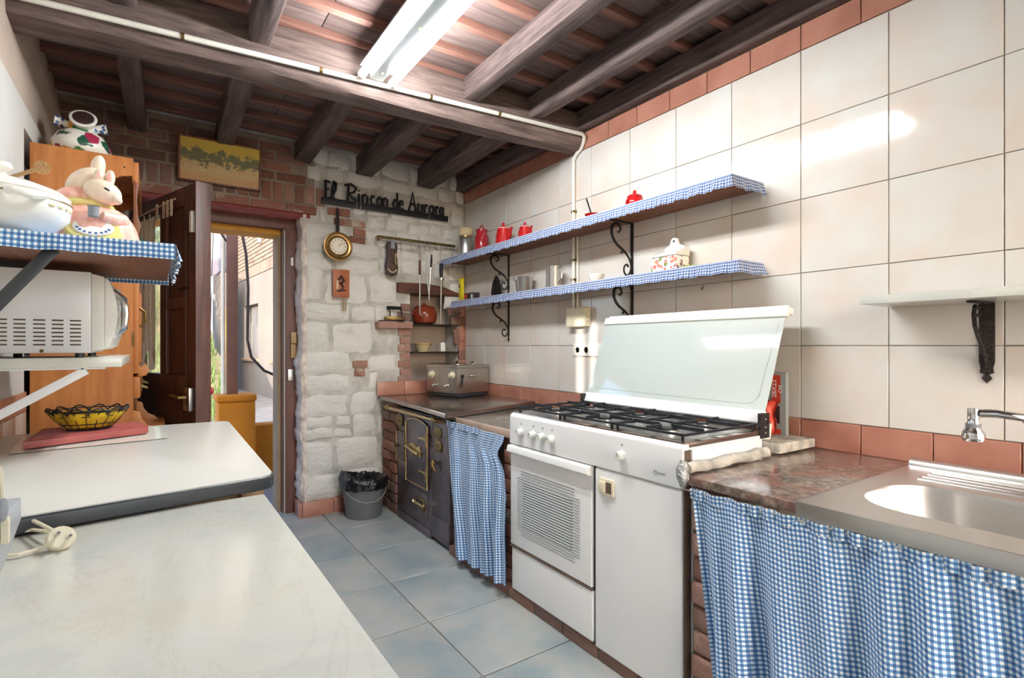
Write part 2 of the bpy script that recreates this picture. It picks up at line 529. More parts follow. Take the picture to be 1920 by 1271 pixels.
# painted flowers on ceramics
def floral(name, base, cols, scale, rough=0.2, thr=0.28):
    m, g, b = newmat(name, rough)
    vo = g.n.new('ShaderNodeTexVoronoi'); vo.inputs['Scale'].default_value = scale
    vv = g.coords(); nn_ = g.n.new('ShaderNodeTexNoise'); nn_.inputs['Scale'].default_value = scale * 1.6; g.link(vv, nn_.inputs['Vector'])
    ad = g.n.new('ShaderNodeVectorMath'); ad.operation = 'MULTIPLY_ADD'; g.link(nn_.outputs['Color'], ad.inputs[0]); ad.inputs[1].default_value = (.6 / scale,) * 3; g.link(vv, ad.inputs[2]); g.link(ad.outputs[0], vo.inputs['Vector'])
    sp = g.n.new('ShaderNodeSeparateColor'); g.link(vo.outputs['Color'], sp.inputs[0])
    n = g.n.new('ShaderNodeValToRGB'); n.color_ramp.interpolation = 'CONSTANT'
    e = n.color_ramp.elements
    while len(e) < len(cols): e.new(0.5)
    for k, cc in enumerate(cols):
        e[k].position = k / len(cols); e[k].color = lin(cc)
    g.link(sp.outputs[0], n.inputs[0])
    c = g.mix(g.ramp(vo.outputs['Distance'], [(thr, 1.0), (thr + 0.08, 0.0)]), lin(base), n.outputs[0])
    g.link(c, b.inputs['Base Color']); MATS[name] = m
floral('flower_vase', '#ece8dc', ['#a8324f', '#3f7a4c', '#d99a2b', '#2f5a49', '#2f5a49'], 15, thr=0.5)
floral('flower_box', '#f2efe8', ['#d98a7a', '#7d8f5a', '#c96f5e', '#e0b070', '#8b6a78'], 42, thr=0.42)
floral('flower_blue', '#eceae2', ['#3f6fae', '#2d4f8a'], 40, thr=0.4)
gingham('gingham', 0.013, '#1a5190', '#6096c6', '#eef1f2')
gingham('gingham_small', 0.0125, '#1e3f74', '#6681b0', '#dcdbe0')
def emis(name, col, s):
    m = bpy.data.materials.new(name); m.use_nodes = True
    b = m.node_tree.nodes['Principled BSDF']
    b.inputs['Base Color'].default_value = (0.9, 0.9, 0.9, 1)
    b.inputs['Emission Color'].default_value = col; b.inputs['Emission Strength'].default_value = s
    MATS[name] = m
emis('tube_light', (0.95, 0.985, 1.0, 1), TUBE)
lc = MATS['lace']; lt_ = lc.node_tree; tb_ = lt_.nodes.new('ShaderNodeBsdfTranslucent'); tb_.inputs[0].default_value = lin('#f0e4c8')
mx_ = lt_.nodes.new('ShaderNodeMixShader'); mx_.inputs[0].default_value = 0.6
lt_.links.new(lt_.nodes['Principled BSDF'].outputs[0], mx_.inputs[1]); lt_.links.new(tb_.outputs[0], mx_.inputs[2]); lt_.links.new(mx_.outputs[0], lt_.nodes['Material Output'].inputs[0])
m, g, b = newmat('clear_pane', 0.02, 0, (0.95, 0.97, 0.97, 1), Transmission_Weight=1.0, IOR=1.05, Alpha=0.35)
MATS['clear_pane'] = m
m, g, b = newmat('hill_grass', 0.95)
v = g.coords()
f = g.noise(v, 1.1, 6, 0.7); f2 = g.noise(v, 6, 5, 0.7)
c = g.ramp(f, [(0.4, lin('#6a7d4a')), (0.6, lin('#96856a'))])
c = g.mix(g.ramp(f2, [(0.45, 0), (0.6, 0.6)]), c, lin('#8f805f'))
g.link(c, b.inputs['Base Color']); g.bump(f2, 1.0, 0.08); MATS['hill_grass'] = m
plain('leaf_green', '#647d3c', 0.7, var=0.3, scale=30)
plain('grass_green', '#66813f', 0.8, var=0.3, scale=10)

# ================================================================ ROOM
RX, BY, LX, RY = 2.155, 3.86, -0.44, -1.6      # right wall, back wall, left wall, rear wall
# ---- floor
fl = obj('floor', bx(LX - 0.3, RX + 0.15, RY - 0.15, 4.35, -0.12, -0.006), 'floor_grout'); tag(fl, kind='structure')
P = 0.455
tm = bx(-P / 2 + 0.003, P / 2 - 0.003, -P / 2 + 0.003, P / 2 - 0.003, -0.008, 0.0).mesh('tile', bev=0.0025, seg=1)
tm.materials.append(MATS['floor_tile'])
for i in range(-4, 3):
    for j in range(-8, 6):
        cx, cy = 0.985 + (i + 0.5) * P, 1.63 + (j + 0.5) * P
        if cy < RY or cx - P / 2 > RX: continue
        inst(tm, 'tile', fl, (cx, cy, 0), (0, 0, random.choice((0, R(90), R(180), R(270)))))
# ---- wall right with its tiles
wr = obj('wall_right', bx(RX + 0.004, RX + 0.15, RY - 0.15, BY + 0.4, -0.1, 2.66), 'grout'); tag(wr, kind='structure')
TW, ZT = 0.306, [0.612, 0.908, 1.2, 1.492, 1.789, 2.09, 2.387]
rows = {}
for k in range(1, len(ZT) - 1):
    hgt = ZT[k + 1] - ZT[k]
    me = bx(-0.006, 0.004, -TW / 2 + 0.0013, TW / 2 - 0.0013, 0.0013, hgt - 0.0013).mesh('tile', bev=0.0015, seg=1)
    me.materials.append(MATS['white_tile'])
    y = 0.475 - 6 * TW
    while y < BY - 0.02:
        if y + TW <= BY + 0.02:
            t = inst(me, 'tile', wr, (RX, y + TW / 2, ZT[k]))
            t.rotation_euler = (R(random.uniform(-.05, .05)), 0, R(random.uniform(-.12, .12)))
        else:
            obj('tile', bx(RX - 0.006, RX + 0.004, y + 0.0013, BY, ZT[k] + 0.0013, ZT[k + 1] - 0.0013), 'white_tile', wr, bev=0.0015)
        y += TW
BW = 0.217
bt = bx(-0.007, 0.004, -BW / 2 + 0.0015, BW / 2 - 0.0015, 0.0, 0.1).mesh('border_tile', bev=0.002, seg=1); bt.materials.append(MATS['red_tile'])
bl = bx(-0.009, 0.004, -BW / 2 + 0.0015, BW / 2 - 0.0015, 0.0, 0.107).mesh('border_tile', bev=0.002, seg=1); bl.materials.append(MATS['red_tile'])
y = 0.435 - 9 * BW
while y + BW < BY + 0.05:
    inst(bt, 'border_tile', wr, (RX, y + BW / 2, 2.39))
    inst(bl, 'border_tile', wr, (RX, y + BW / 2, 0.799))
    y += BW
obj('border_strip', bx(RX - 0.012, RX + 0.004, RY, BY, 0.755, 0.797), 'red_tile', wr, bev=0.002)
for k in range(4):       # upright red tiles in the corner
    obj('border_tile', bx(RX - 0.055, RX - 0.002, BY - 0.012, BY + 0.0, 0.93 + k * 0.155, 0.93 + k * 0.155 + 0.152), 'red_tile', wr, bev=0.002)
# ---- ceiling: boards on battens on joists, one big cross beam
ce = obj('ceiling', bx(LX - 0.3, RX + 0.15, RY - 0.15, BY + 0.4, 2.665, 2.78), 'board_wood'); tag(ce, kind='structure')
by0 = 2.24 - 18 * 0.215
n = 0
while by0 + n * 0.215 < BY + 0.1:
    y = by0 + n * 0.215
    obj('batten', bx(LX - 0.12, RX + 0.004, y - 0.02, y + 0.02, 2.602, 2.637), 'batten_wood', ce, bev=0.003, loc=(0, y, 2.6))
    for xa, xb in ((LX - 0.12, 0.62), (0.624, 1.5), (1.504, RX + 0.004)):
        obj('board', bx(xa, xb, y + 0.003, y + 0.212, 2.637, 2.664), 'board_wood', ce, bev=0.002, loc=(xa, y, 2.64))
    n += 1
def joist(xl, xr, y0, y1, zb=2.49, xl2=None, xr2=None):
    xl2 = xl if xl2 is None else xl2; xr2 = xr if xr2 is None else xr2
    mb = MB(); N = 10
    for k in range(N):
        a, b2 = k / N, (k + 1) / N
    def fn(u, v):
        pass
    rng = random.Random(int(xl * 1000) + int(y0 * 10))
    prof = []
    for k in range(N + 1):
        t = k / N; y = y0 + (y1 - y0) * t
        j = lambda s: rng.uniform(-s, s)
        a = xl + (xl2 - xl) * t; b2 = xr + (xr2 - xr) * t
        prof.append([(a + j(.003), y, zb + j(.004) + .006), (a + 0.008, y, zb + j(.004)), (b2 - 0.008, y, zb + j(.004)), (b2 + j(.003), y, zb + j(.004) + .006), (b2, y, 2.602), (a, y, 2.602)])
    vs = [p for s in prof for p in s]; fs = []
    for k in range(N):
        for i in range(6):
            i2 = (i + 1) % 6
            fs.append((k * 6 + i, k * 6 + i2, k * 6 + 6 + i2, k * 6 + 6 + i))
    fs.append(tuple(range(6))[::-1]); fs.append(tuple(N * 6 + i for i in range(6)))
    mb.add(vs, fs)
    obj('joist', mb, 'joist_wood', ce, ang=50, loc=((xl + xr) / 2, y0, zb))
for xl, xr in ((-0.14, -0.055), (0.325, 0.41), (0.84, 0.92), (1.34, 1.425), (1.745, 1.825), (2.09, RX - 0.008)):
    joist(xl, xr, RY, 2.5)
for a, b2, c2, d2 in ((-0.13, -0.04, -0.145, -0.06), (0.325, 0.42, 0.30, 0.405), (0.805, 0.915, 0.79, 0.89), (1.235, 1.36, 1.21, 1.315), (1.73, 1.87, 1.63, 1.81), (2.07, RX - 0.008, 2.07, RX - 0.008)):
    joist(c2, d2, 2.5, BY + 0.1, 2.475 + random.uniform(-.01, .015), a, b2)
# beam, slightly skewed and rounded
mb = MB(); N = 40; ring = []
rng = random.Random(3)
for k in range(N + 1):
    x = LX - 0.1 + (RX - 0.012 - LX + 0.1) * k / N
    yf = 2.475 - 0.052 * x; yb = 2.665 - 0.082 * x
    zb = 2.378 + 0.006 * math.sin(x * 3)
    w1 = lambda a, s=1.0: 0.006 * s * noise.noise((x * 3.1, a * 5.7, 1.3)) + 0.003 * noise.noise((x * 11, a * 9.1, 4))
    sec = [(yf + 0.012 + w1(1), 2.60), (yf - 0.002 + w1(2), 2.53), (yf - 0.004 + w1(3), 2.46), (yf + 0.006 + w1(4), zb + 0.035), (yf + 0.03 + w1(5), zb + 0.006 + w1(6)),
           (yb - 0.03, zb + w1(7)), (yb + w1(8), zb + 0.012), (yb + 0.004, 2.47), (yb, 2.60)]
    ring.append([(x, a, b2) for a, b2 in sec])
m9 = 9
vs = [p for s in ring for p in s]; fs = []
for k in range(N):
    for i in range(m9):
        i2 = (i + 1) % m9
        fs.append((k * m9 + i, k * m9 + i2, k * m9 + m9 + i2, k * m9 + m9 + i))
fs.append(tuple(range(m9))[::-1]); fs.append(tuple(N * m9 + i for i in range(m9)))
mb.add(vs, fs)
obj('beam', mb, 'beam_wood', ce, ang=42, loc=(0.86, 2.5, 2.38))

# ---- back wall
NX0, NX1, NZ0, NZ1 = 1.665, 2.085, 0.86, 1.615
DX0, DX1 = -0.13, 0.855
Y0, Y1 = BY + 0.010, BY + 0.41
mb = MB()
mb.box(LX - 0.3, DX0, Y0, Y1, -0.1, 2.12)
mb.box(LX - 0.3, RX + 0.15, Y0, Y1, 2.12, 2.66)
mb.box(DX1, NX0, Y0, Y1, -0.1, 2.12)
mb.box(NX0, NX1, Y0, Y1, -0.1, NZ0)
mb.box(NX0, NX1, Y0, Y1, NZ1, 2.12)
mb.box(NX1, RX + 0.15, Y0, Y1, -0.1, 2.12)
mb.box(NX0, NX1, BY + 0.24, Y1, NZ0, NZ1)
wb = obj('wall_back', mb, 'stone_joint'); tag(wb, kind='structure')

def stone(x0, x1, z0, z1, dep=0.03, seed=0, nx=9, nz=7, mat='painted_stone', name='stone', parent=wb, y=Y0):
    w2, h2 = (x1 - x0) / 2, (z1 - z0) / 2; cx, cz = (x0 + x1) / 2, (z0 + z1) / 2
    vs = []; fs = []
    tilt = noise.noise((seed * 1.7, 3, 1)) * 0.006
    for j in range(nz + 1):
        for i in range(nx + 1):
            a, b2 = 2 * i / nx - 1, 2 * j / nz - 1
            e = max(abs(a), abs(b2))
            # round the corners of the outline, wander its edge
            k = 1 - 0.07 * (abs(a) * abs(b2)) ** 3
            xx = cx + a * w2 * k; zz = cz + b2 * h2 * k
            wob = 0.022 * e
            xx += wob * noise.noise((xx * 9, zz * 9, seed + 5.1)); zz += wob * noise.noise((xx * 9, zz * 9, seed + 9.7))
            d = dep * .8 * (1 - e ** 3.5) + (0.009 * noise.noise((xx * 11, zz * 11, seed)) + 0.003 * noise.noise((xx * 30, zz * 30, seed)) + tilt * a) * (1 - e ** 6)
            vs.append((xx, y + 0.004 - max(d, 0) - 0.003 * (1 - e), zz))
    for j in range(nz):
        for i in range(nx):
            q = j * (nx + 1) + i
            fs.append((q, q + 1, q + nx + 2, q + nx + 1))
    mb = MB(); mb.add(vs, fs)
    return obj(name, mb, mat, parent, ang=180, loc=(cx, y, cz))
# exposed or open areas that the painted stones leave free: x0, x1, z0, z1
EXC = [(1.555, 2.2, 0.80, 1.70), (1.37, 1.7, 1.30, 1.388), (DX1 - 1.5, 0.97, 2.12, 2.20), (DX1 - 1.5, 1.02, 2.20, 2.335), (DX1 - 1.5, 0.88, 2.335, 2.66),
       (1.075, 1.31, 2.075, 2.13), (1.205, 1.31, 2.015, 2.075), (1.175, 1.31, 1.955, 2.015), (1.205, 1.325, 0.97, 1.095), (1.02, 1.2, 2.14, 2.205), (1.40, 1.56, 0.80, 0.90)]
rng = random.Random(11); sid = 0; z = 0.095
while z < 2.60:
    h = rng.choice((0.11, 0.14, 0.17, 0.20, 0.23)) if z < 1.7 else rng.choice((0.10, 0.12, 0.15))
    z1 = min(z + h, 2.62)
    iv = [(DX1 + 0.005 + rng.uniform(-0.006, 0.006), RX)]
    cuts = [(a, b2) for a, b2, c2, d2 in EXC if c2 < z1 - 0.03 and d2 > z + 0.03]
    for a, b2 in cuts:
        nv = []
        for p, q in iv:
            if b2 <= p or a >= q: nv.append((p, q)); continue
            if a - p > 0.04: nv.append((p, a))
            if q - b2 > 0.04: nv.append((b2, q))
        iv = nv
    for p, q in iv:
        x = p
        while x < q - 0.02:
            wd = rng.choice((0.13, 0.18, 0.22, 0.28, 0.34)) * (1.0 if z < 1.9 else 0.85)
            if q - (x + wd) < 0.09: wd = q - x
            if z1 - z > 0.145 and rng.random() < 0.35 and wd < 0.24:
                zm = z + (z1 - z) * rng.uniform(0.4, 0.6)
                stone(x + 0.002, x + wd - 0.002, z, zm - 0.002, rng.uniform(0.016, 0.03), sid); sid += 1
                stone(x + 0.002, x + wd - 0.002, zm, z1 - 0.002, rng.uniform(0.016, 0.03), sid); sid += 1
            else:
                stone(x + 0.002, x + wd - 0.002, z + rng.uniform(-.016, .012), z1 - 0.002 + rng.uniform(-.012, .016), rng.uniform(0.016, 0.032), sid); sid += 1
            x += wd
    z = z1
BRICKS = {}
def brick(x0, x1, z0, z1, mat='brick', y=BY - 0.004, dep=0.03, parent=wb, name='brick', rot=0.0):
    w2, h2 = (x1 - x0) / 2, (z1 - z0) / 2
    key = (round(w2, 3), round(h2, 3), mat, dep)
    if key not in BRICKS:
        mb = MB(); rg = random.Random(len(BRICKS))
        mb.box(-w2, w2, 0, dep, -h2, h2)
        mb.v = [p + Vector((rg.uniform(-.003, .003), rg.uniform(0, .004), rg.uniform(-.003, .003))) for p in mb.v]
        me = mb.mesh(name, bev=min(0.006, h2 * 0.4), seg=2); me.materials.append(MATS[mat])
        BRICKS[key] = me
    o = inst(BRICKS[key], name, parent, ((x0 + x1) / 2, y + random.uniform(-.003, .004), (z0 + z1) / 2))
    o.rotation_euler = (0, rot + R(random.uniform(-1.2, 1.2)), 0)
    return o
obj('mortar_bed', bx(LX - 0.2, 0.94, BY + 0.006, Y0 + 0.01, 2.13, 2.62), 'mortar', wb)
# row over the lintel, soldier row, then flat rows up to the joists
x = LX - 0.1
while x < 0.86: brick(x, x + 0.20, 2.128, 2.182, 'brick' if x > -.2 else 'brick_dark'); x += 0.215
x = LX - 0.1; k = 0
while x < 0.98:
    brick(x, x + 0.058, 2.198, 2.318, 'brick' if x > 0.45 else 'brick_dark'); x += 0.071
for r in range(4):
    x = LX - 0.1 - 0.1 * (r % 2)
    while x < 0.72:
        brick(x, x + 0.185, 2.335 + r * 0.064, 2.335 + r * 0.064 + 0.052, 'brick' if x > 0.45 else 'brick_dark'); x += 0.205
for a in ((1.075, 1.19, 2.08, 2.13), (1.195, 1.305, 2.08, 2.13), (1.215, 1.305, 2.018, 2.07), (1.185, 1.305, 1.958, 2.01), (1.03, 1.19, 2.145, 2.2), (1.21, 1.32, 1.035, 1.09), (1.225, 1.3, 0.975, 1.028)):
    brick(*a, y=BY - 0.008)
# brick jamb of the niche and the ledge brick that carries the flat iron
for k in range(7):
    o = 0.012 if k % 2 else 0.0
    brick(1.565 + o, 1.662, 0.905 + k * 0.062, 0.957 + k * 0.062, 'brick_rough', y=BY - 0.012)
brick(1.382, 1.525, 1.330, 1.384, 'brick_rough', y=BY - 0.075, dep=0.11)
brick(1.53, 1.662, 1.332, 1.384, 'brick_rough', y=BY - 0.06, dep=0.09)
for a in ((1.56, 1.66, 1.40, 1.46), (1.585, 1.66, 1.47, 1.53)): brick(*a, 'brick_dark', y=BY - 0.012)
for k, (a, b2, c2, d2) in enumerate(((2.09, 2.16, 0.90, 0.98), (2.085, 2.15, 0.99, 1.08), (2.09, 2.16, 1.09, 1.20), (2.05, 2.155, 1.21, 1.34), (2.02, 2.15, 1.36, 1.44), (1.99, 2.12, 1.45, 1.52))):
    brick(a, b2, c2, d2, 'brick_dark' if k != 1 else 'brick_rough', y=BY - 0.014, rot=R(-6 if k > 2 else 0))
stone(1.96, 2.16, 1.50, 1.62, 0.04, 91, name='stone'); stone(2.02, 2.16, 1.62, 1.72, 0.03, 92)
obj('niche_lintel', MB().prism([(1.552, 1.615), (1.552, 1.69), (1.80, 1.695), (1.95, 1.675), (2.09, 1.63), (2.09, 1.61), (1.80, 1.605)], 1, BY - 0.03, BY + 0.10), 'old_wood', wb, bev=0.006)
for a, b2 in ((1.365, 1.372), (1.142, 1.150)):
    obj('niche_shelf', bx(NX0 + 0.004, NX1 - 0.004, BY - 0.03, BY + 0.235, a, b2), 'iron_black', wb, bev=0.001)
obj('niche_back', bx(NX0, NX1, BY + 0.232, BY + 0.25, NZ0, NZ1), 'plaster_beige', wb)
# red splash tiles behind the steel top, red baseboard tiles
for a in ((1.385, 1.60), (1.603, 1.815), (1.818, 2.03), (2.033, RX - .008)):
    obj('border_tile', bx(a[0], a[1], BY - 0.034, BY - 0.02, 0.823, 0.925), 'red_tile', wb, bev=0.002)
bb = obj('baseboard_back', bx(DX1 + 0.02, 1.44, BY - 0.008, BY + 0.02, 0.0, 0.1), 'grout_red'); tag(bb, kind='structure')
x = DX1 - 0.004
for k, wd in enumerate((0.215, 0.215, 0.18)):
    obj('tile', bx(x, x + wd - 0.003, BY - 0.03, BY - 0.006, 0.0, 0.105), 'red_tile', bb, bev=0.003); x += wd
obj('tile', bx(DX1 - 0.03, DX1 - 0.006, BY - 0.03, BY + 0.11, 0.0, 0.105), 'red_tile', bb, bev=0.003)
# rough plaster edge of the door reveal
def edge(u, v):
    z = 0.105 + v * (2.118 - 0.105)
    n1 = noise.noise((z * 7, 2.2, 0.3)) + 0.6 * noise.noise((z * 22, 5.2, 1.3)); n2 = noise.noise((z * 30, u * 6, 4.4))
    t = u * math.pi / 2
    r = 0.038 + 0.02 * n1 + 0.012 * n2
    return (DX1 + 0.026 - r * math.sin(t) - 0.004, BY + 0.015 + 0.17 * (max(u - 0.6, 0) / 0.4) - r * math.cos(t) * (1 if u < 1 else 0), z)
obj('reveal_plaster', MB().sheet(edge, 10, 90), 'plaster_edge', wb, ang=180)
obj('lintel_soffit', bx(DX0, DX1, BY - 0.002, BY + 0.16, 2.098, 2.121), 'pink_paint', wb, bev=0.003)
obj('lintel_edge', MB().sheet(lambda u, v: (DX0 - .05 + u * (DX1 + .10 - DX0), BY - 0.006 - 0.006 * math.sin(v * math.pi), 2.095 + v * 0.034 + 0.004 * noise.noise((u * 12, v, 2))), 40, 5), 'red_edge', wb, ang=180)

# ---- door frame and the open door leaf
tf = obj('trim_1', bx(DX0, DX1 - 0.005, 4.0, 4.08, 2.035, 2.1), 'frame_wood', bev=0.004); tag(tf, kind='structure')
obj('jamb', bx(0.775, 0.85, 4.0, 4.08, 0.0, 2.035), 'frame_wood', tf, bev=0.004)
obj('jamb', bx(DX0, -0.085, 4.0, 4.08, 0.0, 2.035), 'frame_wood', tf, bev=0.004)
obj('seal', bx(0.769, 0.775, 4.03, 4.04, 0.0, 2.035), 'white_plastic', tf)
obj('dark_rebate', bx(0.758, 0.769, 4.03, 4.06, 0.0, 2.035), 'door_wood', tf)
obj('outer_jamb', bx(0.735, 0.78, 4.085, 4.27, 0.0, 2.0), 'facade_trim', tf)
obj('outer_head', bx(DX0, 0.85, 4.085, 4.27, 2.0, 2.06), 'ochre_beam', tf)
p = px(547, 491, Y=3.998); obj('sensor', bx(p.x - .009, p.x + .009, 3.985, 4.0, p.z - .03, p.z + .03), 'white_plastic', tf, bev=.002)
p = px(550, 632, Y=3.99); obj('latch_block', bx(p.x - .018, p.x + .018, 3.97, 4.0, p.z - .045, p.z + .035), 'pale_wood', tf, bev=.003)
obj('latch_block', bx(p.x - .018, p.x + .014, 3.975, 4.0, p.z - .15, p.z - .05), 'pale_wood', tf, bev=.003)
p = px(545, 703, Y=3.99); obj('strike_plate', bx(p.x - .018, p.x + .016, 3.985, 4.0, p.z - .04, p.z + .04), 'steel', tf, bev=.002)
# leaf: hinged at (-0.085, 4.0), free edge at (0.207, 3.17)
hinge = Vector((-0.088, 3.985, 0.0)); free = Vector((0.205, 3.16, 0.0))
dv = (free - hinge); DL = dv.length; ang = math.atan2(dv.y, dv.x)
dr = thing('door_1', hinge, None, None, rz=ang, kind='structure')
def dpart(name, x0, x1, y0, y1, z0, z1, mat, bev=0.003, parent=dr):
    return obj(name, bx(x0, x1, y0, y1, z0, z1), mat, parent, bev, world=False)
T0, T1 = -0.022, 0.022
dpart('stile', DL - 0.13, DL, T0, T1, 0.02, 2.05, 'door_wood')
dpart('edge_strip', DL - 0.005, DL + 0.004, T0 - .012, T1 + .02, 0.02, 2.05, 'door_wood')
dpart('stile', 0, 0.08, T0, T1, 0.02, 2.05, 'door_wood')
dpart('rail', 0.08, DL - 0.13, T0, T1, 1.95, 2.05, 'door_wood')
dpart('rail', 0.08, DL - 0.13, T0, T1, 0.9, 1.04, 'door_wood')
dpart('bottom_panel', 0.08, DL - 0.13, T0, T1 - 0.008, 0.02, 0.9, 'door_wood')
dpart('muntin', 0.40, 0.47, T0, T1, 1.04, 1.95, 'door_wood')
for a, b2 in ((1.04, 1.40), (1.46, 1.95)):
    dpart('panel', 0.47, DL - 0.13, T0 + 0.012, T1 - 0.012, a, b2, 'door_wood', 0.004)
dpart('rail', 0.47, DL - 0.13, T0, T1, 1.40, 1.46, 'door_wood')
dpart('bead', 0.475, 0.49, T0 - 0.004, T0 + 0.014, 1.04, 1.95, 'door_wood')
dpart('bead', DL - 0.15, DL - 0.135, T0 - 0.004, T0 + 0.014, 1.04, 1.95, 'door_wood')
dpart('glass_pane', 0.08, 0.40, -0.003, 0.003, 1.04, 1.95, 'clear_pane', 0)
SD = -1          # side of the leaf that faces the camera
dpart('sensor', DL - 0.06, DL - 0.03, T0 - 0.018 if SD < 0 else T1, T0 if SD < 0 else T1 + .018, 1.79, 1.90, 'white_plastic')
lk = dpart('lock_case', DL - 0.10, DL - 0.03, T0 - 0.03, T0, 0.86, 0.98, 'steel')
obj('lever', MB().tube([(DL - .07, T0 - .03, .93), (DL - .07, T0 - .06, .93), (DL - .18, T0 - .06, .935)], .009, 8), 'brass_dull', lk, world=False)
lk = dpart('lock_case', DL - 0.10, DL - 0.03, T1, T1 + .03, 0.86, 0.98, 'steel')
dpart('key_plate', DL - .09, DL - .05, T0 - .006, T0, .74, .80, 'iron_black')
dpart('bolt', DL - .22, DL - .10, T0 - .012, T0, 1.50, 1.512, 'iron_black', 0)
# curtain of lace and macrame on its rod, on the camera side of the leaf
def lace(u, v):
    x = 0.09 + u * 0.30
    low = 1.20 - 0.14 * abs(math.sin(u * math.pi * 3))
    z = 1.93 - v * (1.93 - low)
    return ((x, T0 - 0.02 - 0.012 * math.sin(u * 34), z), (u * .3, v))
cu = thing('lace_curtain', hinge, 'cream lace curtain strip hanging on the open door', 'curtain', rz=ang)
obj('cloth', MB().sheet(lace, 60, 20), 'lace', cu, world=False, ang=180)
obj('rod', MB().cyl((0.02, T0 - .03, 1.955), (0.68, T0 - .03, 1.985), .004, n=8), 'macrame', cu, world=False)
for k in range(4):
    x = 0.11 + k * 0.08
    for dx in (-.006, .006):
        obj('tassel', MB().tube([(x, T0 - .034, 1.95), (x + dx, T0 - .036, 1.5 - .03 * k), (x + dx * 1.6, T0 - .034, 1.26 - .02 * (k % 3))], [.003, .004, .0025], 5), 'macrame', cu, world=False)
for x in (0.44, 0.53, 0.58, 0.63):
    mb = MB()
    mb.tube([(x, T0 - .032, 1.99), (x + .004, T0 - .034, 1.95), (x, T0 - .032, 1.9)], .004, 5); mb.tube([(x + .014, T0 - .032, 1.99), (x + .014, T0 - .033, 1.9)], .004, 5)
    mb.tube([(x - .006, T0 - .032, 1.945), (x + .02, T0 - .032, 1.945)], .004, 5)
    obj('tassel', mb, 'macrame', cu, world=False)

# ---- left wall: plaster above, tiles behind the table, recess behind the dresser
WY0, WY1, WZ0, WZ1 = -0.40, -0.04, 1.62, 2.16   # opening of the unseen side window added for the sun stripes
mb = MB()
mb.box(LX - 0.2, LX, RY - 0.15, WY0, -0.1, 2.19)
mb.box(LX - 0.2, LX, WY1, 2.885, -0.1, 2.19)
mb.box(LX - 0.2, LX, WY0, WY1, -0.1, WZ0)
mb.box(LX - 0.2, LX, WY0, WY1, WZ1, 2.19)
mb.box(LX - 0.2, LX - 0.09, 2.885, BY + 0.1, -0.1, 2.19)
mb.box(LX - 0.09, LX, 2.885, BY + 0.05, 2.09, 2.19)
wl = obj('wall_left', mb, 'plaster_white'); tag(wl, kind='structure')
def cove(u, v):
    y = RY + u * (BY + 0.1 - RY)
    return (LX - 0.004 + 0.012 * math.sin(v * math.pi * .5) + 0.006 * noise.noise((y * 2, v * 2, 1)), y, 2.185 + v * (0.31 + 0.012 * noise.noise((y * 9, 1, 1))))
mb = MB().sheet(cove, 60, 6)
obj('wall_top', mb, 'plaster_beige', wl, ang=180)
obj('wall_head', bx(LX - 0.2, LX - 0.008, RY - .15, BY + .1, 2.19, 2.66), 'plaster_beige', wl)
y = 2.885 - 5 * 0.2
for k in range(5):
    obj('border_tile', bx(LX - 0.002, LX + 0.008, y + 0.0015, y + 0.1985, 0.935, 1.012), 'red_tile', wl, bev=.002)
    obj('tile', bx(LX - 0.002, LX + 0.007, y + 0.0015, y + 0.1985, 0.735, 0.932), 'white_tile', wl, bev=.002)
    y += 0.2
# ---- rear wall (behind the camera) with an unseen window added to bring in daylight
mb = MB()
mb.box(LX - 0.2, 0.36, RY - 0.15, RY, -0.1, 2.66); mb.box(2.1, RX + 0.15, RY - 0.15, RY, -0.1, 2.66)
mb.box(0.36, 2.1, RY - 0.15, RY, -0.1, 0.25); mb.box(0.36, 2.1, RY - 0.15, RY, 2.42, 2.66)
wrr = obj('wall_rear', mb, 'plaster_white'); tag(wrr, kind='structure')
w1 = obj('added_rear_window', bx(0.36, 2.1, RY - 0.10, RY - 0.05, 0.25, 0.31), 'frame_wood', bev=.004); tag(w1, kind='structure')
obj('added_window_frame', bx(0.36, 2.1, RY - 0.10, RY - 0.05, 2.36, 2.42), 'frame_wood', w1)
for x in (0.36, 1.2, 2.04): obj('added_window_frame', bx(x, x + 0.06, RY - 0.10, RY - 0.05, 0.31, 2.36), 'frame_wood', w1)
w2 = obj('added_side_window', bx(LX - 0.14, LX - 0.10, WY0, WY1, WZ0, WZ0 + .05), 'frame_wood'); tag(w2, kind='structure')  # unseen window, added to let the sun reach the tiled wall
obj('added_window_frame', bx(LX - 0.14, LX - 0.10, WY0, WY1, WZ1 - .05, WZ1), 'frame_wood', w2)
for y, wd in ((WY0, .03), (-.262, .03), (WY1 - .03, .03)): obj('added_window_frame', bx(LX - 0.14, LX - 0.10, y, y + wd, WZ0 + .05, WZ1 - .05), 'frame_wood', w2)
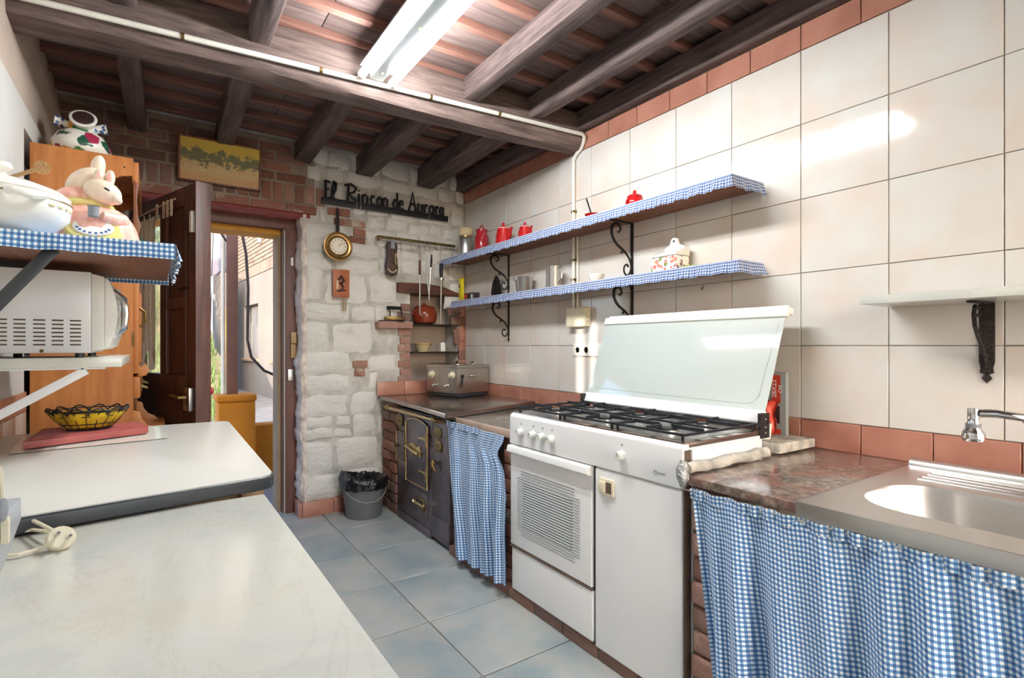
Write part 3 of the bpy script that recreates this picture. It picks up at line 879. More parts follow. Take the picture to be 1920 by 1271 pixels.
# ================================================================ OBJECTS, right side
# ---- cooker
FX, KY0, KY1 = 1.385, 1.065, 2.045
ck = thing('gas_cooker', (1.7, 1.55, 0.05), 'white gas cooker with side bottle cabinet and open glass lid', 'cooker')
obj('body', bx(FX + 0.022, 1.84, KY0 + .004, KY1 - .004, 0.052, 0.872), 'white_enamel', ck, bev=.004)
def front(name, y0, y1, z0, z1, x0=FX, mat='white_enamel', bev=.008, parent=ck, depth=.022):
    return obj(name, bx(x0, x0 + depth, y0, y1, z0, z1), mat, parent, bev=bev, seg=3)
pn = obj('control_panel', MB().prism([(FX - .004, .742), (FX + .03, .742), (FX + .03, .884), (FX + .008, .884), (FX - .002, .872)], 1, KY0, KY1), 'white_enamel', ck, bev=.005, seg=3)
pos = [(975, 810), (998, 815.5), (1015, 819.5), (1033, 823.5), (1164, 854)]
for q in pos:
    p = px(*q, X=FX - .01)
    kb = obj('knob', MB().lathe([(.019, 0), (.019, .004), (.0165, .006), (.0155, .024), (.013, .026), (0.0001, .026)], (0, 0, 0), 24, M=Matrix.Rotation(R(-90), 3, 'Y')), 'knob_white', ck, loc=(FX - .004, p.y, p.z), world=True)
    kb.data.transform(Matrix.Translation((FX - .004, p.y, p.z)))
    obj('knob_mark', bx(FX - .0315, FX - .028, p.y - .0016, p.y + .0016, p.z, p.z + .013), 'grey_card', kb)
    obj('dial_print', bx(FX - .0046, FX - .0035, p.y - .004, p.y + .004, p.z + .034, p.z + .041), 'grey_card', ck)
p = px(1237, 887, X=FX - .004)
obj('logo', MB().tube([(FX - .0045, p.y + .018 + .007 * math.cos(a), p.z + .007 * math.sin(a)) for a in [i * math.pi / 8 for i in range(16)]], .0013, 5, closed=True), 'grey_card', ck)
obj('logo', MB().tube([(FX - .0045, p.y + .006 - i * .004, p.z + .003 * (-1) ** i) for i in range(8)], .0011, 5), 'grey_card', ck)
od = front('oven_door', 1.487, KY1, .268, .738)
obj('handle', MB().prism([(FX - .024, .706), (FX - .018, .735), (FX + .004, .739), (FX + .004, .700), (FX - .012, .700)], 1, 1.487, KY1), 'white_enamel', od, bev=.005, seg=3)
wn = obj('oven_window', bx(FX - .0012, FX + .004, 1.60, 1.945, .375, .585), 'oven_line', od, bev=.002)
for k in range(26):
    z = .335 + k * .0116
    w0 = 0.0 if 1 < k < 23 else 0.03
    mb = MB()
    if .372 < z < .588:
        mb.box(FX - .0018, FX + .002, 1.945, 1.985 - w0, z, z + .0022)
        obj('stripe', bx(FX - .0018, FX + .002, 1.555 + w0, 1.60, z, z + .0022), 'oven_line', od)
    else: mb.box(FX - .0018, FX + .002, 1.555 + w0, 1.985 - w0, z, z + .0022)
    obj('stripe', mb, 'oven_line', od)
for k in range(18):
    z = .381 + k * .0116
    obj('stripe', bx(FX - .0022, FX, 1.602, 1.943, z, z + .004), 'white_enamel', od)
front('drawer_front', 1.482, KY1 - .012, .062, .262)
obj('drawer_lip', bx(FX - .004, FX + .02, 1.482, KY1 - .004, .2615, .2665), 'seam_brown', ck)
cd = front('cabinet_door', KY0 + .006, 1.470, .055, .738)
obj('gap', bx(FX + .012, FX + .03, 1.470, 1.487, .06, .74), 'dark_gap', ck)
pa = px(1125, 893, X=FX); pb = px(1152, 923, X=FX)
lh = obj('latch', MB().prism([(pb.y, pa.z - .062), (pa.y, pa.z - .062), (pa.y, pa.z), (pb.y, pa.z)], 0, FX - .008, FX + .002), 'cream_plastic', cd, bev=.004, seg=3)
obj('latch_well', bx(FX - .009, FX - .004, pb.y + .008, (pa.y + pb.y) / 2 - .002, pa.z - .052, pa.z - .012), 'seam_brown', lh)
obj('latch_tab', bx(FX - .018, FX - .006, (pa.y + pb.y) / 2, pa.y - .008, pa.z - .05, pa.z - .012), 'cream_plastic', lh, bev=.003)
obj('side_panel', bx(FX + .04, 1.79, KY0 - .004, KY0 + .004, .06, .866), 'white_enamel', ck, bev=.002)
obj('side_strip', bx(FX + .004, FX + .034, KY0 - .002, KY0 + .003, .06, .866), 'seam_brown', ck)
# hob
hb = obj('hob_tray', bx(FX + .012, 1.84, KY0 + .004, KY1 - .004, .872, .889), 'steel_plate', ck, bev=.004)
obj('hob_well', bx(FX + .04, 1.825, KY0 + .03, KY1 - .03, .8885, .891), 'steel', hb)
def bar(mb, a, b, z0=.906, z1=.914, w=.0045):
    a = Vector(a); b = Vector(b); d = (b - a).normalized(); s = Vector((-d.y, d.x)) * w
    q = [(a - s), (b - s), (b + s), (a + s)]
    mb.hexa([(p.x, p.y, z0) for p in q] + [(p.x, p.y, z1) for p in q])
BURN = []
for y0, y1 in ((1.085, 1.395), (1.405, 1.70), (1.71, 2.025)):
    mb = MB()
    for x in (1.415, 1.62, 1.825): bar(mb, (x, y0), (x, y1))
    for y in (y0, y1): bar(mb, (1.415, y), (1.825, y))
    ym = (y0 + y1) / 2
    for cx in (1.5175, 1.7225):
        for dx, dy in ((1, 0), (-1, 0), (0, 1), (0, -1)):
            ex = .1025 if dx else (y1 - y0) / 2
            bar(mb, (cx + dx * .03, ym + dy * .03), (cx + dx * ex, ym + dy * ex), .908, .922, .004)
        BURN.append((cx, ym))
    for x in (1.42, 1.82):
        for y in (y0 + .01, y1 - .01): mb.box(x - .004, x + .004, y - .004, y + .004, .888, .908)
    obj('pan_support', mb, 'cast_black', ck, bev=.0012, seg=1)
for i, (x, y) in enumerate(BURN):
    r = (.048, .03, .034, .04, .04, .03)[i]
    bu = obj('burner', MB().lathe([(r + .01, .889), (r + .01, .894), (r, .896), (r, .902), (.0001, .902)], (x, y, 0), 28), 'aluminium', ck)
    obj('burner_cap', MB().lathe([(r * .86, .9015), (r * .86, .905), (r * .7, .9075), (.0001, .9075)], (x, y, 0), 28), 'cast_black', bu)
# lid, leaning back
ld = thing('x', (0, 0, 0), None, None); bpy.data.objects.remove(ld)
def lidpt(t, off=0.0):  # t 0 bottom .. 1 top
    a = Vector((1.855, 0, .925)); b = Vector((2.022, 0, 1.342)); d = (b - a); nrm = Vector((-d.z, 0, d.x)).normalized()
    return a + d * t + nrm * off
def slab(t0, t1, o0, o1, y0, y1):
    P4 = [lidpt(t0, o0), lidpt(t0, o1), lidpt(t1, o1), lidpt(t1, o0)]
    return MB().prism([(p.x, p.z) for p in P4], 1, y0, y1)
lid = obj('lid_glass', slab(.0, 1., 0, -.006, KY0 + .01, KY1 - .005), 'lid_glass', ck, bev=.002)
obj('bottom_rail', slab(-.035, .075, .012, -.012, KY0 + .004, KY1), 'white_enamel', lid, bev=.006, seg=3)
obj('top_rail', slab(.925, 1.01, .010, -.012, KY0, KY1 + .01), 'white_plastic', lid, bev=.005, seg=3)
obj('top_ledge', slab(.985, 1.045, -.006, -.05, KY0 + .01, KY1), 'white_plastic', lid, bev=.004, seg=3)
mb = MB()
A = [(.13, KY0 + .05), (.9, KY0 + .05)]
mb.tube([lidpt(.86, .0006) + Vector((0, KY0 + .03, 0)), lidpt(.2, .0006) + Vector((0, KY0 + .045, 0)), lidpt(.14, .0006) + Vector((0, KY0 + .065, 0)), lidpt(.125, .0006) + Vector((0, KY0 + .10, 0)), lidpt(.14, .0006) + Vector((0, KY1 - .06, 0))], .0007, 5)
obj('edge_line', mb, 'grey_card', lid)
for y in (KY0 - .002, KY1 - .014):
    hg = obj('hinge', bx(1.825, 1.88, y, y + .016, .86, .952), 'iron_hammered', ck, bev=.003)
    for z in (.88, .90, .93): obj('screw', MB().ball((1.85, y, z), .004, n=8, m=6), 'steel', hg)
# plinth bricks under the cooker
pl = thing('brick_plinth', (1.7, 1.55, 0), 'low dark brick plinth running along the floor under the white cooker', 'plinth')
y = KY0 - .004; k = 0
while y < 2.70:
    y2 = min(y + .205, 2.708)
    obj('brick', bx(FX + .012 + .004 * (k % 2), 1.55, y + .004, y2 - .004, 0.0, .05), 'brick_dark', pl, bev=.005); y = y2; k += 1
obj('mortar', bx(FX + .02, 1.545, KY0 - .02, 2.70, 0, .046), 'mortar_dark', pl)
# ---- sink counter
st = obj('stone_worktop', MB().box(1.352, RX - .01, .6945, 1.05, .772, .80), 'granite', bev=.004, seg=3)
tag(st, 'brown and green speckled granite worktop slab beside the steel sink', 'worktop')
SY0, SY1, SX0, SX1 = -.45, .692, 1.345, 2.085
BX0, BX1, BY0, BY1 = 1.46, 1.80, .02, .625
def rrect(x0, x1, y0, y1, r, n=8):
    pts = []
    for cx, cy, a0 in ((x1 - r, y1 - r, 0), (x0 + r, y1 - r, 90), (x0 + r, y0 + r, 180), (x1 - r, y0 + r, 270)):
        for i in range(n + 1):
            a = R(a0 + 90 * i / n); pts.append((cx + r * math.cos(a), cy + r * math.sin(a)))
    return pts
sk = thing('sink', (1.7, .12, .80), 'stainless steel inset sink with deep bowl beside granite slab', 'sink')
inner = rrect(BX0, BX1, BY0, BY1, .13); n4 = len(inner)
outer = []
for k, (x, y) in enumerate(inner):   # project the bowl rim outwards onto the rectangular sheet
    cx, cy = (BX0 + BX1) / 2, (BY0 + BY1) / 2
    dx, dy = x - cx, y - cy
    s = min(((SX1 - cx) / dx) if dx > 1e-6 else ((SX0 - cx) / dx if dx < -1e-6 else 1e9), ((SY1 - cy) / dy) if dy > 1e-6 else ((SY0 - cy) / dy if dy < -1e-6 else 1e9))
    outer.append((cx + dx * s, cy + dy * s))
for X, Y in ((SX0, SY0), (SX0, SY1), (SX1, SY0), (SX1, SY1)):
    k = min(range(n4), key=lambda i: (outer[i][0] - X) ** 2 + (outer[i][1] - Y) ** 2); outer[k] = (X, Y)
mb = MB(); ZS = .806
lv = [[(x, y, ZS) for x, y in outer], [(x, y, ZS) for x, y in inner],
      [(x * .985 + .015 * 1.63, y * .985 + .015 * .32, ZS - .012) for x, y in inner],
      [(x * .96 + .04 * 1.63, y * .96 + .04 * .32, ZS - .12) for x, y in inner],
      [(x * .88 + .12 * 1.63, y * .88 + .12 * .32, ZS - .155) for x, y in inner], [(x * .1 + .9 * 1.63, y * .1 + .9 * .32, ZS - .16) for x, y in inner]]
vs = [p for l in lv for p in l]; fs = []
for a in range(len(lv) - 1):
    for k in range(n4):
        k2 = (k + 1) % n4; fs.append((a * n4 + k, a * n4 + k2, (a + 1) * n4 + k2, (a + 1) * n4 + k))
fs.append(tuple((len(lv) - 1) * n4 + k for k in range(n4)))
mb.add(vs, fs)
obj('bowl', mb, 'steel', sk, ang=30)
obj('front_edge', bx(SX0 - .002, SX0 + .003, SY0, SY1, .766, ZS), 'steel', sk, bev=.0015)
obj('end_edge', bx(SX0, SX1, SY1 - .002, SY1 + .002, .79, ZS), 'steel', sk, bev=.001)
obj('upstand', MB().prism([(SX1 - .03, ZS), (SX1 - .022, .822), (SX1 + .004, .828), (SX1 + .004, ZS - .01), (SX1 - .03, ZS - .01)], 1, SY0, SY1), 'steel', sk, bev=.003)
for x in (1.86, 1.90, 1.94, 1.98):
    obj('drain_rib', MB().tube([(x, SY0 + .02, ZS - .001), (x, SY1 - .09, ZS + .0005)], .0035, 6), 'steel', sk)
obj('waste', MB().lathe([(.04, ZS - .159), (.04, ZS - .156), (.03, ZS - .157), (.0001, ZS - .158)], (1.63, .32, 0), 20), 'chrome', sk)
# faucet, mounted on the wall further along
fc = thing('kitchen_tap', (2.1, .16, .97), 'chrome swivel spout with rounded spray head above the sink', 'tap')
pt = px(1838, 775, X=1.80); pe = px(1920, 795, X=1.83)
path = [(1.80, pt.y, pt.z), (1.805, pt.y - .03, pt.z + .002), (1.82, pt.y - .08, pt.z - .004), (1.85, pe.y - .01, pe.z - .006), (1.93, pe.y - .06, pe.z - .03), (2.06, pe.y - .09, pe.z - .045), (2.14, pe.y - .09, pe.z - .045)]
obj('spout', MB().tube(path, .0105, 12), 'chrome', fc, ang=60)
hx, hy, hz = 1.80, pt.y + .014, pt.z
obj('spout_end', MB().cyl((hx, hy, hz - .018), (hx, hy, hz + .012), .013, n=20), 'chrome', fc, bev=.002)
sh = obj('spray_head', MB().lathe([(.012, -.018), (.015, -.028), (.015, -.038), (.024, -.05), (.026, -.066), (.023, -.074), (.0001, -.074)], (hx, hy, hz), 24), 'chrome', fc)
obj('grip_ring', MB().lathe([(.0165, -.028), (.0165, -.039), (.012, -.039)], (hx, hy, hz), 24), 'grey_plastic', sh)
obj('tap_body', MB().cyl((2.10, pe.y - .09, pe.z - .045), (2.15, pe.y - .09, pe.z - .045), .028, n=20), 'chrome', fc, bev=.003)
# mortar-covered pipe along the end of the slab, foil at its tip
pp = thing('crusted_pipe', (1.6, 1.035, .8), 'thick pale mortar covered pipe lying between cooker and granite slab', 'pipe')
pth = [(1.362 + .04 * k, 1.034 + .004 * math.sin(k * 2.1), .818 + .003 * math.sin(k * 1.3)) for k in range(12)]
mb = MB().tube(pth, [.017 + .003 * noise.noise((k * .9, 1, 1)) for k in range(12)], 12)
mb.v = [p + Vector((.0, .003, .004)) * noise.noise(p * 40) for p in mb.v]
obj('mortar_bead', mb, 'crust', pp, ang=70)
mb = MB().tube([(1.35, 1.036, .845), (1.346, 1.038, .82), (1.346, 1.036, .79), (1.346, 1.036, .765)], [.012, .021, .02, .010], 14)
mb.v = [p + Vector((.004, .004, .004)) * noise.noise(p * 70) for p in mb.v]
obj('foil_wrap', mb, 'foil', pp, ang=10)
bk = obj('mortar_block', MB(), 'crust') if False else None
mb = MB().box(1.875, 2.13, 1.02, 1.17, .802, .838)
mb.v = [p + Vector((.012, .01, .006)) * noise.noise(p * 9) for p in mb.v]
tag(obj('mortar_block', mb, 'crust', bev=.006), 'cracked pale mortar block lying on the granite slab by the red tiles', 'block')
# brick pier carrying the slab
pr_ = thing('brick_pier', (1.5, .99, 0), 'rough salmon brick pier holding up the granite slab beside the cooker', 'pier')
obj('mortar', bx(1.425, 1.72, .935, 1.048, 0, .77), 'mortar', pr_)
for k in range(10):
    z = k * .0765
    o = .006 * math.sin(k * 2.3)
    for a, b2 in ((1.408 + o, 1.50), (1.508, 1.60)):
        mb = MB().box(a, b2, .93 + abs(o), 1.054, z + .003, z + .0715)
        mb.v = [p + Vector((.006, .005, .004)) * noise.noise(p * 23 + Vector((k, 0, 0))) for p in mb.v]
        obj('brick', mb, 'brick_rough' if k < 9 else 'brick_dark', pr_, bev=.012, seg=3)
# gingham curtain under the sink
def cloth(fn, nu, nv, ulen, vlen):
    def f(u, v):
        return (fn(u, v), (u * ulen, v * vlen))
    return MB().sheet(f, nu, nv)
def sinkcurt(u, v):
    y0 = 1.012 - .075 * v ** .8
    y = y0 + u * (-.42 - y0)
    s = u * 1.43
    top = math.exp(-v * 16)
    a = .006 + .030 * min(v * 1.6, 1)
    fold = math.sin(s * 64 + 2.2 * math.sin(s * 9.1) + .8 * v) * .55 + math.sin(s * 29 + 2 * math.sin(s * 5.3) + 1.5 * v) * .6
    x = 1.352 - .012 * v + a * fold + .0045 * math.sin(s * 120 + 2 * math.sin(s * 31)) * (top + .12) + .01 * noise.noise((s * 4, v * 3, 1.1)) * v
    z = .764 - v * .74 + .0025 * math.sin(s * 60) * (1 - v)
    if u < .5: z -= 0
    return (x, y, z)
c1 = thing('sink_curtain', (1.36, .3, .03), 'blue gingham curtain gathered under the sink and granite slab', 'curtain', 'gingham curtains')
obj('cloth', cloth(sinkcurt, 520, 46, 1.72, .76), 'gingham', c1, ang=180)
obj('heading', cloth(lambda u, v: (1.345 + .0045 * math.sin(u * 170 + 2 * math.sin(u * 41)) + .004 * v, 1.012 + u * (-.42 - 1.012), .765 - .03 * v + .0015 * math.sin(u * 90)), 420, 4, 1.62, .032), 'gingham', c1, ang=180)
obj('curtain_wire', MB().cyl((1.352, 1.05, .757), (1.352, -.45, .757), .003, n=6), 'steel', c1)
# ---- between cooker and range: lower stone top, steel top, curtain
t2 = obj('stone_counter', bx(1.425, RX - .01, 2.052, 2.85, .768, .79), 'granite_grey', bev=.003)
tag(t2, 'dark polished stone counter piece between the cooker and the steel top', 'worktop')
obj('wood_edge', bx(1.405, 1.425, 2.065, 2.62, .756, .792), 'edge_pink', t2, bev=.002)
t3 = MB().prism([(1.40, BY - .036), (1.392, 3.5), (1.37, 3.1), (1.335, 2.62), (1.34, 2.60), (2.04, 2.835), (RX - .012, 2.86), (RX - .012, BY - .036)], 2, .794, .822)
t3 = obj('steel_worktop', t3, 'steel_plate', bev=.004)
tag(t3, 'brushed steel worktop over the iron range in the corner', 'worktop')
pb2 = thing('counter_pier', (1.55, 2.62, 0), 'short brown brick pier half hidden behind the small gingham curtain', 'pier')
for k in range(10):
    z = .0 + k * .0755
    obj('brick', bx(1.43, 1.62, 2.60, 2.705, max(z + .003, .052), z + .072), 'brick_dark', pb2, bev=.008)
for k in range(10):
    z = .05 + k * .0715
    obj('brick', bx(1.425, 1.62, 2.055, 2.16, z + .002, z + .069), 'brick', pb2, bev=.006)
def midcurt(u, v):
    ya = 2.695 - .115 * v ** 1.1 - (.07 * max(0, v - .55)); yb = 2.10 - .05 * min(v * 2.5, 1) + .06 * math.exp(-((v - .13) / .07) ** 2)
    y = ya + u * (yb - ya); s = u * .6
    f = math.sin(s * 88 + 1.8 * math.sin(s * 13) + .9 * v) * .5 + math.sin(s * 41 + v * 1.6) * .6
    x = 1.392 - .03 * v + (.004 + .02 * min(v * 1.5, 1)) * f + .006 * noise.noise((s * 5, v * 3, 7)) - .01 * math.sin(v * 3) * u
    z = .765 - v * (.715 - .02 * u)
    return (x, y, z)
c2 = thing('counter_curtain', (1.40, 2.4, .05), 'small gingham curtain hanging between the cooker and the iron range', 'curtain', 'gingham curtains')
obj('cloth', cloth(midcurt, 200, 50, .78, .74), 'gingham', c2, ang=180)
obj('heading', cloth(lambda u, v: (1.384 + .004 * math.sin(u * 70 + 2 * math.sin(u * 21)), 2.70 - .36 * u, .772 - .03 * v - .003 * math.sin(u * 40)), 160, 4, .5, .034), 'gingham', c2, ang=180)
# ---- iron range set in the corner
RG = 1.425
rg = thing('iron_range', (1.6, 3.1, 0), 'old black cast iron range with brass trim set into bricks', 'stove')
def R0(x, y): return px(x, y, X=RG)
ya, ybb = 3.53, 2.715
obj('body', bx(RG, 1.95, ybb, ya, .012, .766), 'range_iron', rg, bev=.003)
y_split = R0(811, 800).y    # right-hand column
obj('front_plate', bx(RG - .006, RG + .004, y_split - .006, ya - .02, .045, .766), 'range_iron', rg, bev=.002)
obj('side_plate', bx(RG - .010, RG + .004, ybb, y_split - .014, .03, .766), 'range_iron', rg, bev=.003)
obj('skirting', bx(RG - .014, RG + .004, y_split - .002, ya - .03, .0, .05), 'range_iron', rg, bev=.002)
obj('column_foot', bx(RG - .014, RG, ybb + .004, y_split - .018, .03, .16), 'range_iron', rg, bev=.003)
pts = []
yl, yr, zt, zb = R0(766, 840).y, R0(806, 840).y, R0(787, 785).z, R0(787, 908).z
for i in range(9):
    t = i / 8; pts.append((yl + (yr - yl) * t, zt - .045 + .045 * math.sin(math.pi * (.12 + .76 * t)) ))
od2 = obj('oven_door', MB().prism([(yl, zb)] + pts + [(yr, zb)], 0, RG - .018, RG - .004), 'range_iron', rg, bev=.003)
fr = [(RG - .019, y, z) for y, z in [(yl, zb)] + pts + [(yr, zb)]]
obj('brass_frame', MB().tube(fr, .006, 8, closed=True), 'brass', od2)
for yq in ((780, 822), (786, 888)):
    p = R0(800, yq[0] if False else yq[1] - 20)
for zc in (zt - .115, zb + .095):
    hh = obj('hinge_strap', MB().prism([(yr + .0, zc - .014), (yr + .04, zc - .008), (yr + .06, zc - .014), (yr + .085, zc - .006), (yr + .11, zc - .012), (yr + .13, zc), (yr + .11, zc + .012), (yr + .085, zc + .006), (yr + .06, zc + .014), (yr + .04, zc + .008), (yr, zc + .014)], 0, RG - .026, RG - .018), 'brass', od2, bev=.002)
    obj('hinge_barrel', MB().cyl((RG - .024, yr - .006, zc - .045), (RG - .024, yr - .006, zc + .045), .011, n=12), 'brass', hh)
zm = (zt + zb) / 2 + .012; ym = (yl + yr) / 2 + .05
pl_ = [(-.13, 0), (-.12, -.022), (-.07, -.02), (-.045, -.045), (.0, -.055), (.04, -.03), (.075, -.028), (.105, -.045), (.10, -.01), (.135, 0), (.10, .014), (.105, .045), (.07, .028), (.035, .03), (.0, .05), (-.05, .04), (-.07, .022), (-.12, .024)]
lt = obj('latch_plate', MB().prism([(ym - .02 - a, zm + b2 * .8) for a, b2 in pl_], 0, RG - .028, RG - .018), 'brass', od2, bev=.002)
obj('latch_bar', MB().tube([(RG - .035, ym + .08, zm + .006), (RG - .045, ym, zm + .002), (RG - .035, ym - .12, zm - .02)], [.012, .01, .014], 10), 'brass', lt)
# fire door, damper window, ash door, plates
y0a, y1a = R0(764, 850).y, R0(747, 850).y
fd = obj('fire_door', bx(RG - .014, RG - .004, y0a + .01, y1a, .40, .60), 'range_iron', rg, bev=.003)
obj('brass_frame', MB().tube([(RG - .015, y0a + .012, .40), (RG - .015, y1a, .40), (RG - .015, y1a, .60), (RG - .015, y0a + .012, .60)], .005, 8, closed=True), 'brass', fd)
obj('fire_knob', MB().cyl((RG - .014, y1a - .02, .50), (RG - .04, y1a - .02, .50), .01, .014, n=12), 'brass_dull', fd)
obj('ash_door', bx(RG - .011, RG - .004, yr + .012, yl - .004, .10, zb - .035), 'range_iron', rg, bev=.003)
dm = obj('damper', bx(RG - .020, RG - .01, yr + .05, yr + .17, zb - .15, zb - .075), 'brass_dull', rg, bev=.003)
obj('damper_slot', bx(RG - .022, RG - .018, yr + .064, yr + .156, zb - .137, zb - .088), 'cast_black', dm)
obj('damper_slide', MB().tube([(RG - .03, yr + .03 + i * .02, zb - .112 + .008 * (-1) ** i) for i in range(9)], .008, 8), 'brass', dm)
def plaque(yc, zc, w2, h2, name='maker_plate'):
    pts = [(-w2, 0), (-w2 * .85, -h2 * .8), (-w2 * .3, -h2), (w2 * .3, -h2), (w2 * .85, -h2 * .8), (w2, 0), (w2 * .85, h2 * .8), (w2 * .3, h2), (-w2 * .3, h2), (-w2 * .85, h2 * .8)]
    o = obj(name, MB().prism([(yc + a, zc + b2) for a, b2 in pts], 0, RG - .016, RG - .008), 'brass_dull', rg, bev=.002)
    for k in (-1, 1):
        obj('raised_line', MB().tube([(RG - .017, yc - w2 * .6 + i * w2 * .2, zc + k * h2 * .35 + .003 * (-1) ** i) for i in range(7)], .0025, 6), 'brass', o)
p = R0(824, 811); plaque(p.y, p.z, .05, .035)
p = R0(825, 836); plaque(p.y, p.z, .05, .037)
p = R0(752, 787); plaque(p.y, p.z, .06, .042)
p = R0(822, 870)
kn = obj('tap_knob', MB().tube([(RG - .01, p.y + .06, p.z), (RG - .03, p.y + .03, p.z + .005), (RG - .035, p.y, p.z + .008)], [.014, .01, .013], 10), 'brass_dull', rg)
obj('tap_handle', MB().tube([(RG - .04, p.y - .005, p.z + .03), (RG - .045, p.y - .008, p.z), (RG - .03, p.y - .02, p.z - .035)], [.008, .012, .008], 8), 'brass_dull', kn)
# rail
q0 = px(722, 763, X=RG - .05); q1 = px(838, 793, X=RG - .05)
q1 = px(812, 787, X=RG - .05)
rl = obj('towel_rail', MB().cyl((RG - .05, q0.y, q0.z), (RG - .05, q1.y, q1.z), .011, n=12), 'brass', rg)
for k_ in (.06, 1.0):
    q_ = q0.lerp(q1, k_)
    obj('rail_ball', MB().ball(q_, .02), 'brass', rl)
    obj('rail_arm', MB().cyl(q_, (RG, q_.y, q_.z), .009, n=10), 'brass', rl)
obj('rail_tip', MB().tube([q1, q1 + Vector((0, -.06, -.004)), q1 + Vector((.03, -.10, 0))], [.011, .012, .008], 10), 'copper_gold', rl)
rb = thing('range_jamb', (1.5, 3.68, 0), 'narrow brick jamb between the iron range and the white stone wall', 'pier')
obj('mortar', bx(1.435, 1.95, 3.537, BY - .04, 0, .792), 'mortar_dark', rb)
for k in range(11):
    z = k * .072
    obj('brick', bx(1.415 + .008 * math.sin(k * 3), 1.58, 3.54, 3.66, z + .004, z + .067), 'brick' if 3 < k < 9 else 'brick_dark', rb, bev=.006)
    obj('brick', bx(1.42 + .008 * math.sin(k * 2), 1.58, 3.67, BY - .042, z + .004, z + .067), 'brick' if 2 < k < 9 else 'brick_dark', rb, bev=.006)
# ---- countertop fryer
fy = thing('table_fryer', (1.80, 3.345, .822), 'square brushed steel countertop fryer with cream dials on the steel worktop', 'fryer', rz=R(14))
def fb(name, a, mat, parent=fy, bev=.003): return obj(name, bx(*a), mat, parent, bev, world=False)
W2, D2, HH = .325, .335, .235
fb('base', (.012, W2 - .01, .012, D2 - .01, .004, .03), 'black_edge')
fb('housing', (0, W2, 0, D2, .03, HH - .022), 'steel_brushed')
fb('top_rim', (-.004, W2 + .004, -.004, D2 + .004, HH - .022, HH), 'steel_brushed')
fb('top_plate', (.015, W2 - .015, .015, D2 - .015, HH - .004, HH + .003), 'steel_plate')
for x, y, r in ((.09, .1, .05), (.2, .22, .055), (.24, .09, .03)):
    o = obj('top_lid', MB().lathe([(r, HH), (r, HH + .006), (r * .3, HH + .01), (.0001, HH + .01)], (x, y, 0), 20), 'steel', fy, world=False)
    obj('lid_knob', MB().lathe([(.006, HH + .01), (.009, HH + .022), (.0001, HH + .024)], (x, y, 0), 12), 'cast_black', o, world=False)
obj('top_wire', MB().tube([(-.03, .3, HH + .004), (.02, .28, HH + .01), (.05, .12, HH + .014), (.02, .02, HH + .01)], .004, 6), 'chrome', fy, world=False)
for y, z, r, mt in ((.045, .165, .026, 'cream_plastic'), (.275, .165, .026, 'cream_plastic'), (.1, .085, .013, 'chrome'), (.235, .085, .013, 'chrome')):
    obj('dial' if r > .02 else 'switch', MB().lathe([(r, 0), (r * .95, .01), (r * .6, .012), (r * .55, .03), (.0001, .03)], (0, 0, 0), 20, M=Matrix.Rotation(R(-90), 3, 'Y')), mt, fy, world=False).location = (0, y, z)
obj('side_handle', MB().tube([(.11, 0, .155), (.115, -.02, .155), (.16, -.026, .158), (.205, -.02, .16), (.21, 0, .16)], .007, 8), 'chrome', fy, world=False)
obj('drain_lever', MB().tube([(.05, -.006, .15), (.045, -.012, .11), (.03, -.010, .075)], .005, 8).ball((.05, -.008, .155), .013), 'cast_black', fy, world=False)
cd2 = [px(926, 690, Y=3.42), px(930, 715, X=2.13), px(945, 722, X=2.12)]
obj('power_cord', MB().tube([(W2, .2, .17), (W2 + .03, .16, .15), (W2 + .045, .06, .06), (W2 + .06, -.1, .007), (W2 + .04, -.16, .006)], .004, 6), 'cast_black', fy, world=False)
# ---- shelves on the right wall with gingham edging
def shelf(name, z, xf, y0, y1, label, th=.022, drop=.052):
    t = thing(name, ((xf + RX) / 2, (y0 + y1) / 2, z), label, 'shelf', 'gingham edged wall shelves')
    obj('board', bx(xf + .006, RX - .007, y0 + .006, y1, z - th, z), 'shelf_wood', t, bev=.002)
    L = (y1 - y0) + .008; W3 = RX - .008 - xf
    def fr(u, v):
        s = u * L
        n1 = math.sin(s * 190 + 3 * math.sin(s * 17)) + .5 * math.sin(s * 71)
        return (xf - .006 - .007 * n1 * v - .006 * v, y1 - s, z + .004 - v * drop + .002 * math.sin(s * 63) * v)
    obj('valance', cloth(fr, int(L * 220), 4, L * 1.35, drop), 'gingham_small', t, ang=180)
    obj('edging', cloth(lambda u, v: (xf + v * .02, y1 - u * (L - .008), z + .004 + .001 * math.sin(u * 300) - .003 * v), int(L * 100), 2, L * 1.35, .02), 'gingham_small', t, ang=180)
    def en(u, v):
        s = u * W3
        return (xf - .012 + s, y0 - .006 - .005 * (1 + math.sin(s * 110)) * v - .01 * v * u, z + .004 - v * drop * 1.05 + .003 * math.sin(s * 50) * v)
    obj('valance', cloth(en, 60, 4, W3 * 1.3, drop), 'gingham_small', t, ang=180)
    return t
s_up = shelf('wall_shelf', 1.888, 1.915, 1.243, 3.815, 'long upper wall shelf with a ruffled gingham edge holding red enamelware')
s_lo = shelf('wall_shelf', 1.548, 1.962, 1.243, 3.73, 'long lower wall shelf with a ruffled gingham edge holding metal jugs')
def scroll(cx, cy, r, a0, a1, n=14, k=0.0):
    return [(cx + (r * (1 - k * i / n)) * math.cos(R(a0 + (a1 - a0) * i / n)), cy + (r * (1 - k * i / n)) * math.sin(R(a0 + (a1 - a0) * i / n))) for i in range(n + 1)]
